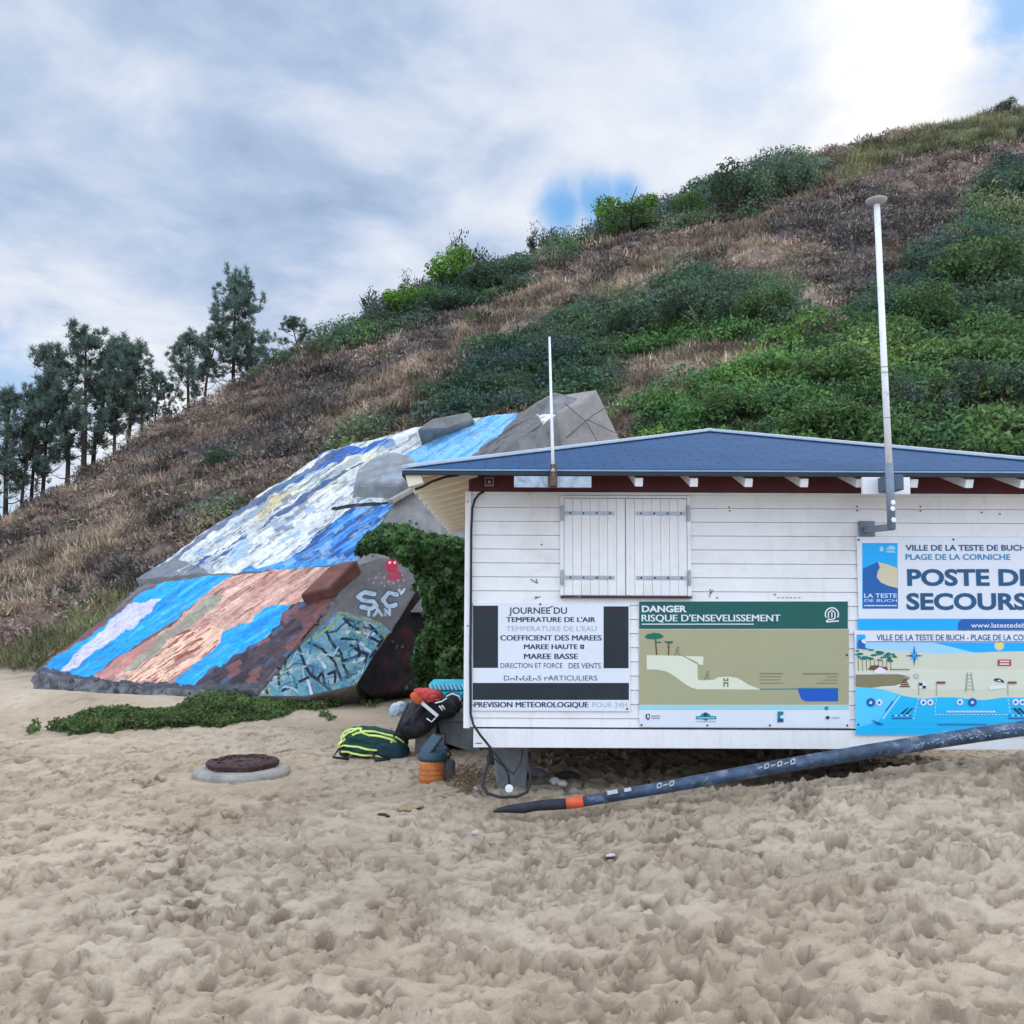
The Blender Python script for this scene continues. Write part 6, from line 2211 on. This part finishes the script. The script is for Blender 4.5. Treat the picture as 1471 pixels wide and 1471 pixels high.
for uv in ([(-2.9, -0.55), (-2.6, 0.0), (-2.5, 0.5), (-2.3, 1.0)], [(-2.3, 1.0), (-1.9, 0.65), (-1.5, 0.55), (-1.1, 0.45), (-0.8, 0.25)], [(-2.85, -0.3), (-2.4, -0.15), (-1.9, -0.1), (-1.5, -0.12), (-1.1, -0.05), (-0.8, 0.05)],
           [(-2.9, -0.6), (-2.4, -0.5), (-1.9, -0.52), (-1.5, -0.5), (-1.15, -0.4), (-0.9, -0.2)], [(-2.4, 0.95), (-2.75, 0.7), (-2.9, 0.25), (-2.75, -0.2)], [(-2.2, 0.35), (-1.9, 0.8), (-1.4, 0.95), (-1.0, 0.8), (-0.7, 0.55), (-0.45, 0.3)],
           [(-1.1, 0.45), (-1.0, 0.1), (-0.95, -0.25)]):
    uu = np.interp(np.linspace(0, len(uv) - 1, 26), range(len(uv)), [q[0] for q in uv])
    vv = np.interp(np.linspace(0, len(uv) - 1, 26), range(len(uv)), [q[1] for q in uv])
    b = MB(); b.tube([Vector(q) for q in S(uu, vv, 0.03)], 0.0135, 6)
    b.build('piping', NEON, t, smooth=True)

# grey stone steps beside the hut
p = P(640, 1060, 10.75); p.z = 0.02
t = thing('stone_steps', p, 'two grey stone steps at the left side of the hut', 'steps')
STEP = mat('grey_stone', (0.22, 0.225, 0.23), 0.9, 0.2, 6, bump=0.5, bscale=18, dirt=(0.10, 0.10, 0.10, 0.6), dscale=5)
b = MB(); b.box(P(622, 1030, 10.6).x, P(690, 1030, 10.6).x, 10.55, 11.7, P(640, 1036, 10.6).z, P(640, 1024, 10.55).z)
b.build('upper_step', STEP, t, bevel=0.012)
b = MB()
b.prism([P(629, 1036.5, 10.6), P(690, 1036.5, 10.6), P(690, 1030, 10.6) + Vector((0, 0, -0.45)), P(634, 1066, 10.6)], (0, 0.9, 0))
b.build('riser', STEP, t, bevel=0.01)
b = MB(); b.box(P(594, 1040, 10.62).x, P(628, 1040, 10.62).x, 10.4, 11.5, P(600, 1056, 10.4).z, P(600, 1042, 10.4).z)
b.build('lower_step', STEP, t, bevel=0.015)
b = MB(); b.box(P(598, 1040, 10.62).x, P(640, 1040, 10.62).x, 10.5, 11.45, -0.05, P(600, 1056.5, 10.4).z)
b.build('base_block', STEP, t, bevel=0.015)

# big black bag leaning on the steps
BAGB = mat('black_bag_cloth', (0.014, 0.014, 0.018), 0.65, 0.4, 8, bump=0.6, bscale=16)
yb_ = 10.22
foot, head = P(588, 1052, yb_), P(625, 1004, yb_ + 0.35)
ax = (head - foot) * 0.62
s_ = Vector((0.8, 0, -0.45)).normalized()
t = thing('black_bag', (foot.x, foot.y, gz(foot.x, foot.y)), 'large black bag with white straps leaning against the stone steps', 'bag')
c0 = foot.lerp(head, 0.52)
V, F, S = superell(c0, ax, s_ * 0.185, Vector((0.1, -0.17, 0.08)), 0.7, 0.75, 90, 50, 0.16, 2.8, 9)
V[:, 2] = np.maximum(V[:, 2], 0.02)
np_mesh('body', V, F, BAGB, t)
c1 = P(630, 1018, yb_ + 0.15)
V, F, S2 = superell(c1, (0.20, 0.0, 0.03), (0.03, 0.16, 0), (-0.04, 0.0, 0.13), 0.75, 0.8, 40, 22, 0.12, 2.2, 12)
np_mesh('side_pouch', V, F, BAGB, t)
b = MB(); b.beam(P(601, 1005.5, 9.98), P(629, 1029, 9.98), 0.040, 0.012, up=(0.4, -1, 0.4))
b.build('strap', TRIMW, t, bevel=0.003)
for L in ([(625, 1010), (634, 1008), (642, 1003)], [(631, 1014), (636, 1021)], [(634.5, 1013), (639.5, 1019)], [(613, 1032), (620, 1037), (626, 1031)]):
    b = MB(); b.tube([P(x, y, 9.97) for x, y in L], 0.009, 6)
    b.build('cord', TRIMW, t, smooth=True)
b = MB(); b.tube([P(587, 1010, 10.0), P(578, 1028, 9.98), P(571, 1046, 9.98), P(566, 1058, 10.02)], 0.014, 6)
b.build('zip_seam', flat('dull_black', (0.035, 0.035, 0.04)), t, smooth=True)
for q0_, q1_, q2_ in (((-0.34, -0.20, 0.14), (-0.44, -0.34, 0.05), (-0.26, -0.30, 0.02)), ((-0.05, -0.24, 0.10), (0.06, -0.36, 0.02), (0.22, -0.34, 0.03))):
    b = MB()      # shoulder straps of the green rucksack trailing on the sand
    o0 = Vector((cx0.x, ground_at(540, 1086).y, ground_at(540, 1086).z))
    b.tube([o0 + Vector(q0_), (o0 + Vector(q0_)).lerp(o0 + Vector(q1_), 0.5) + Vector((0, 0, 0.03)), o0 + Vector(q1_), o0 + Vector(q2_)], 0.016, 6)
    b.build('shoulder_strap', BLACK, rucksack, smooth=True)
t2 = thing('red_garment', P(612, 1005, 10.0), 'crumpled coral red garment draped on top of the black bag', 'clothing')
V, F, S = superell(P(614, 998.5, 10.12), (0.155, 0, -0.008), (0, 0.12, 0.02), (0.0, 0, 0.065), 0.7, 0.9, 64, 30, 0.28, 4.0, 15)
np_mesh('cloth', V, F, mat('coral_cloth', (0.62, 0.075, 0.065), 0.8, 0.2, 12, dirt=(0.72, 0.30, 0.26, 0.5), dscale=10), t2)
V, F, S = superell(P(598, 1003, 9.98), (0.055, 0, -0.055), (0, 0.05, 0.0), (0.03, 0, 0.03), 0.7, 0.9, 32, 16, 0.2, 4.0, 16)
np_mesh('sleeve', V, F, mat('orange_cloth', (0.68, 0.13, 0.045), 0.8, 0.2, 12), t2)
# small black pouch with pale trim
t3 = thing('black_pouch', P(651, 1022, 10.45), 'small black pouch with pale rim on the upper stone step', 'bag')
V, F, S = superell(P(650, 1010, 10.62), (0.115, 0, 0), (0, 0.12, 0), (0.0, 0, 0.125), 0.7, 0.8, 36, 20, 0.08, 2, 18)
np_mesh('body', V, F, mat('navy_pouch', (0.012, 0.022, 0.034), 0.6, 0.3, 9), t3)
b = MB(); b.tube([P(637, 1009, 10.44), P(642, 1000, 10.44), P(650, 996.5, 10.44), P(659, 1000, 10.44), P(662, 1007, 10.44)], 0.011, 6)
b.build('rim', TRIMW, t3, smooth=True)
# turquoise patterned roll
t4 = thing('beach_mat', P(640, 1000, 11.0), 'folded turquoise striped beach mat beside the hut corner', 'mat')
TQ = mat('turquoise_cloth', (0.040, 0.46, 0.60), 0.7, 0.15, 8)
b = MB()
q0, q1 = P(616, 992, 11.0), P(700, 996, 11.0)
for k, (dy, dz) in enumerate(((0, 0.052), (0.0, -0.055))):
    b.box(q0.x + 0.02 * k, q1.x, 10.95, 11.5, q0.z + dz - 0.05, q0.z + dz + 0.05)
m_ = b.build('folded_layers', TQ, t4, bevel=0.035, seg=4)
for k in range(9):
    x = q0.x + 0.05 + 0.05 * k
    b = MB()
    b.beam((x, 10.946, q0.z + 0.012), (x - 0.035, 10.946, q0.z + 0.09), 0.016, 0.004, up=(0, 1, 0))
    b.build('white_stripe', flat('pale_aqua_print', (0.50, 0.78, 0.82)), m_)
    b = MB()
    b.beam((x + 0.01, 10.944, q0.z - 0.09), (x + 0.03, 10.944, q0.z - 0.02), 0.013, 0.004, up=(0, 1, 0))
    b.build('dark_stripe', flat('deep_turquoise_print', (0.010, 0.20, 0.34)), m_)
# pale plastic bag
p = P(570, 1018, 11.0)
t5 = thing('plastic_bag', p, 'pale blue white plastic bag behind the black bag', 'bag')
V, F, S = superell(P(571, 1019, 11.1), (0.10, 0, 0.03), (0, 0.09, 0), (0, 0, 0.085), 0.8, 0.9, 40, 20, 0.25, 3.5, 22)
np_mesh('film', V, F, mat('pale_film', (0.46, 0.54, 0.62), 0.35, 0.15, 8), t5)

# orange tub with dark lid
p = ground_at(620, 1120)
t = thing('orange_tub', p, 'orange transparent tub with dark blue lid standing on the sand', 'tub')
rr = 0.132
b = MB(); b.lathe(p, [(rr * 0.9, 0.0), (rr, 0.02), (rr, 0.20), (rr * 1.02, 0.215), (rr * 0.95, 0.22)], 28)
b.build('body', mat('orange_plastic', (0.60, 0.20, 0.055), 0.35, 0.25, 9, dirt=(0.68, 0.36, 0.16, 0.6), dscale=12), t, smooth=True)
for k in range(3):
    b = MB(); b.lathe(p + Vector((0, 0, 0.03 + 0.05 * k)), [(rr * 1.0, 0), (rr * 1.025, 0.008), (rr * 1.0, 0.016)], 28)
    b.build('rib', flat('deep_orange', (0.42, 0.12, 0.035)), t, smooth=True)
LID = mat('dark_blue_plastic', (0.022, 0.062, 0.088), 0.45, 0.2, 9)
b = MB(); b.lathe(p + Vector((0.01, 0, 0.222)), [(rr * 1.12, 0), (rr * 1.14, 0.03), (rr * 1.08, 0.065), (rr * 0.9, 0.09)], 28)
lid = b.build('lid', LID, t, smooth=True)
b = MB(); b.beam(p + Vector((-0.07, -0.06, 0.30)), p + Vector((0.06, 0.04, 0.46)), 0.17, 0.035, up=(-0.6, -0.6, 0.6))
b.build('folded_handle', LID, lid, bevel=0.015)
b = MB(); b.beam(p + Vector((0.03, -0.02, 0.31)), p + Vector((0.155, 0.0, 0.30)), 0.12, 0.12)
b.build('latch_box', LID, lid, bevel=0.02)
b = MB(); b.tube([p + Vector((0.10, -0.03, 0.36)), p + Vector((0.17, -0.05, 0.34)), p + Vector((0.2, -0.05, 0.27))], 0.012, 6)
b.build('hook', BLACK, lid, smooth=True)
p2_ = p + Vector((0.15, 0.1, 0.0))
t = thing('grey_can', p2_, 'dark grey canister standing behind the orange tub', 'canister')
b = MB(); b.lathe(p2_, [(0.075, 0), (0.085, 0.02), (0.085, 0.18), (0.06, 0.215), (0.03, 0.22)], 24)
b.build('can', mat('dark_grey_can', (0.10, 0.115, 0.125), 0.5, 0.25, 10), t, smooth=True)
b = MB(); b.lathe(p2_ + Vector((0, 0, 0.222)), [(0.03, 0), (0.03, 0.02), (0.02, 0.028)], 16)
b.build('cap', BLACK, t, smooth=True)

# heap of dry twigs and rootlets
rg = np.random.default_rng(33)
p = ground_at(672, 1128)
b = MB()
for i in range(170):
    q = ground_at(min(712, max(640, rg.normal(674, 16))), min(1148, max(1100, rg.normal(1126, 10))))
    a = rg.uniform(0, 6.28); L = rg.uniform(0.06, 0.22)
    d = Vector((math.cos(a), math.sin(a), rg.uniform(0.0, 0.8))).normalized() * L
    q.z += rg.uniform(0, 0.05)
    b.tube([q, q + d * 0.5 + Vector((0, 0, 0.02)), q + d], [0.005, 0.004, 0.002], 4, cap=False)
o = b.build('dry_weed', mat('dry_roots', (0.165, 0.110, 0.062), 0.95, 0.35, 8), base=p)
tag(o, 'tangle of dry brown rootlets on the sand under the hut corner', kind='stuff')

# small debris, each its own thing
def rock(name, px, py, r, m, label, cat, sq=(1, 1, 0.6), seed=0, sink=0.25):
    p = ground_at(px, py)
    rg = np.random.default_rng(seed + 200)
    bm = bmesh.new()
    bmesh.ops.create_icosphere(bm, subdivisions=3, radius=1)
    for v in bm.verts:
        k = 1 + 0.5 * float(fbm(np.array(v.co.x * 1.4 + seed * 3), np.array(v.co.y * 1.4 + v.co.z * 1.1), 3)) * 1.3
        v.co = Vector((v.co.x * r * sq[0] * k, v.co.y * r * sq[1] * k, v.co.z * r * sq[2] * k))
    me = bpy.data.meshes.new(name); bm.to_mesh(me); bm.free()
    me.materials.append(m)
    me.polygons.foreach_set('use_smooth', [False] * len(me.polygons))
    o = link_mesh(name, me, None, (p.x, p.y, p.z + r * sq[2] * (1 - 2 * sink)))
    o.rotation_euler.z = rg.uniform(0, 3)
    return tag(o, label, cat)


PALEST = mat('pale_stone', (0.52, 0.50, 0.46), 0.85, 0.15, 12)
GREYST = mat('grey_stone_chip', (0.20, 0.20, 0.20), 0.9, 0.2, 12)
WOODC = mat('driftwood', (0.040, 0.030, 0.024), 0.85, 0.3, 12)
for i, a in enumerate((
        ('stone', 685.5, 1134, 0.040, PALEST, 'white stone left of the cable loop', 'stone', (1.2, 1, 0.8)),
        ('stone', 770, 1125, 0.035, PALEST, 'pale flat stone right of the cable loop', 'stone', (1.3, 1, 0.5)),
        ('stone', 797, 1126, 0.050, PALEST, 'pale stone under the hut beside the dark driftwood', 'stone', (1, 1, 0.8)),
        ('stone', 807, 1130, 0.045, PALEST, 'rounded pale stone nearest the pole under the hut', 'stone', (1.1, 1, 0.7)),
        ('stone', 835, 1131, 0.022, PALEST, 'tiny pale stone just above the orange band', 'stone', (1.3, 1, 0.6)),
        ('stone', 24, 948, 0.16, PALEST, 'pale slab of stone on the sand left of the bunker', 'stone', (1.5, 1, 0.45)),
        ('stick', 550.5, 1171, 0.052, WOODC, 'short black stick on open sand below the rucksack', 'stick', (1.35, 0.35, 0.35)),
        ('bark_piece', 588, 1162, 0.11, mat('tan_bark', (0.34, 0.25, 0.15), 0.9, 0.25, 12), 'tan piece of bark half sunk in the middle sand', 'bark', (1.2, 0.7, 0.25)),
        ('driftwood', 815, 1118, 0.085, WOODC, 'dark driftwood piece under the hut', 'stick', (1.5, 0.5, 0.5)),
        ('stump', 110, 917, 0.20, WOODC, 'dark stump at the lower left edge of the bunker', 'stump', (1.0, 0.8, 1.0)),
        ('stone', 770, 1112, 0.10, GREYST, 'grey stone behind the cable loop under the hut', 'stone', (1.4, 1, 0.6)),
        ('stone', 746, 1118, 0.10, WOODC, 'black lump at the foot of the concrete footing', 'stone', (1.1, 1, 0.9)),
        ('stone', 708, 1097, 0.07, WOODC, 'dark lump left of the concrete footing', 'stone', (0.9, 1, 1.4)),
        ('shell', 683, 1197, 0.030, PALEST, 'white shell fragment on sand below the black pole end', 'shell', (0.6, 1, 0.6)),
        ('shell', 877, 1226, 0.024, PALEST, 'white shell fragment in the open right sand', 'shell', (1.6, 1, 0.5)))):
    rock(*a[:7], a[7], seed=i)
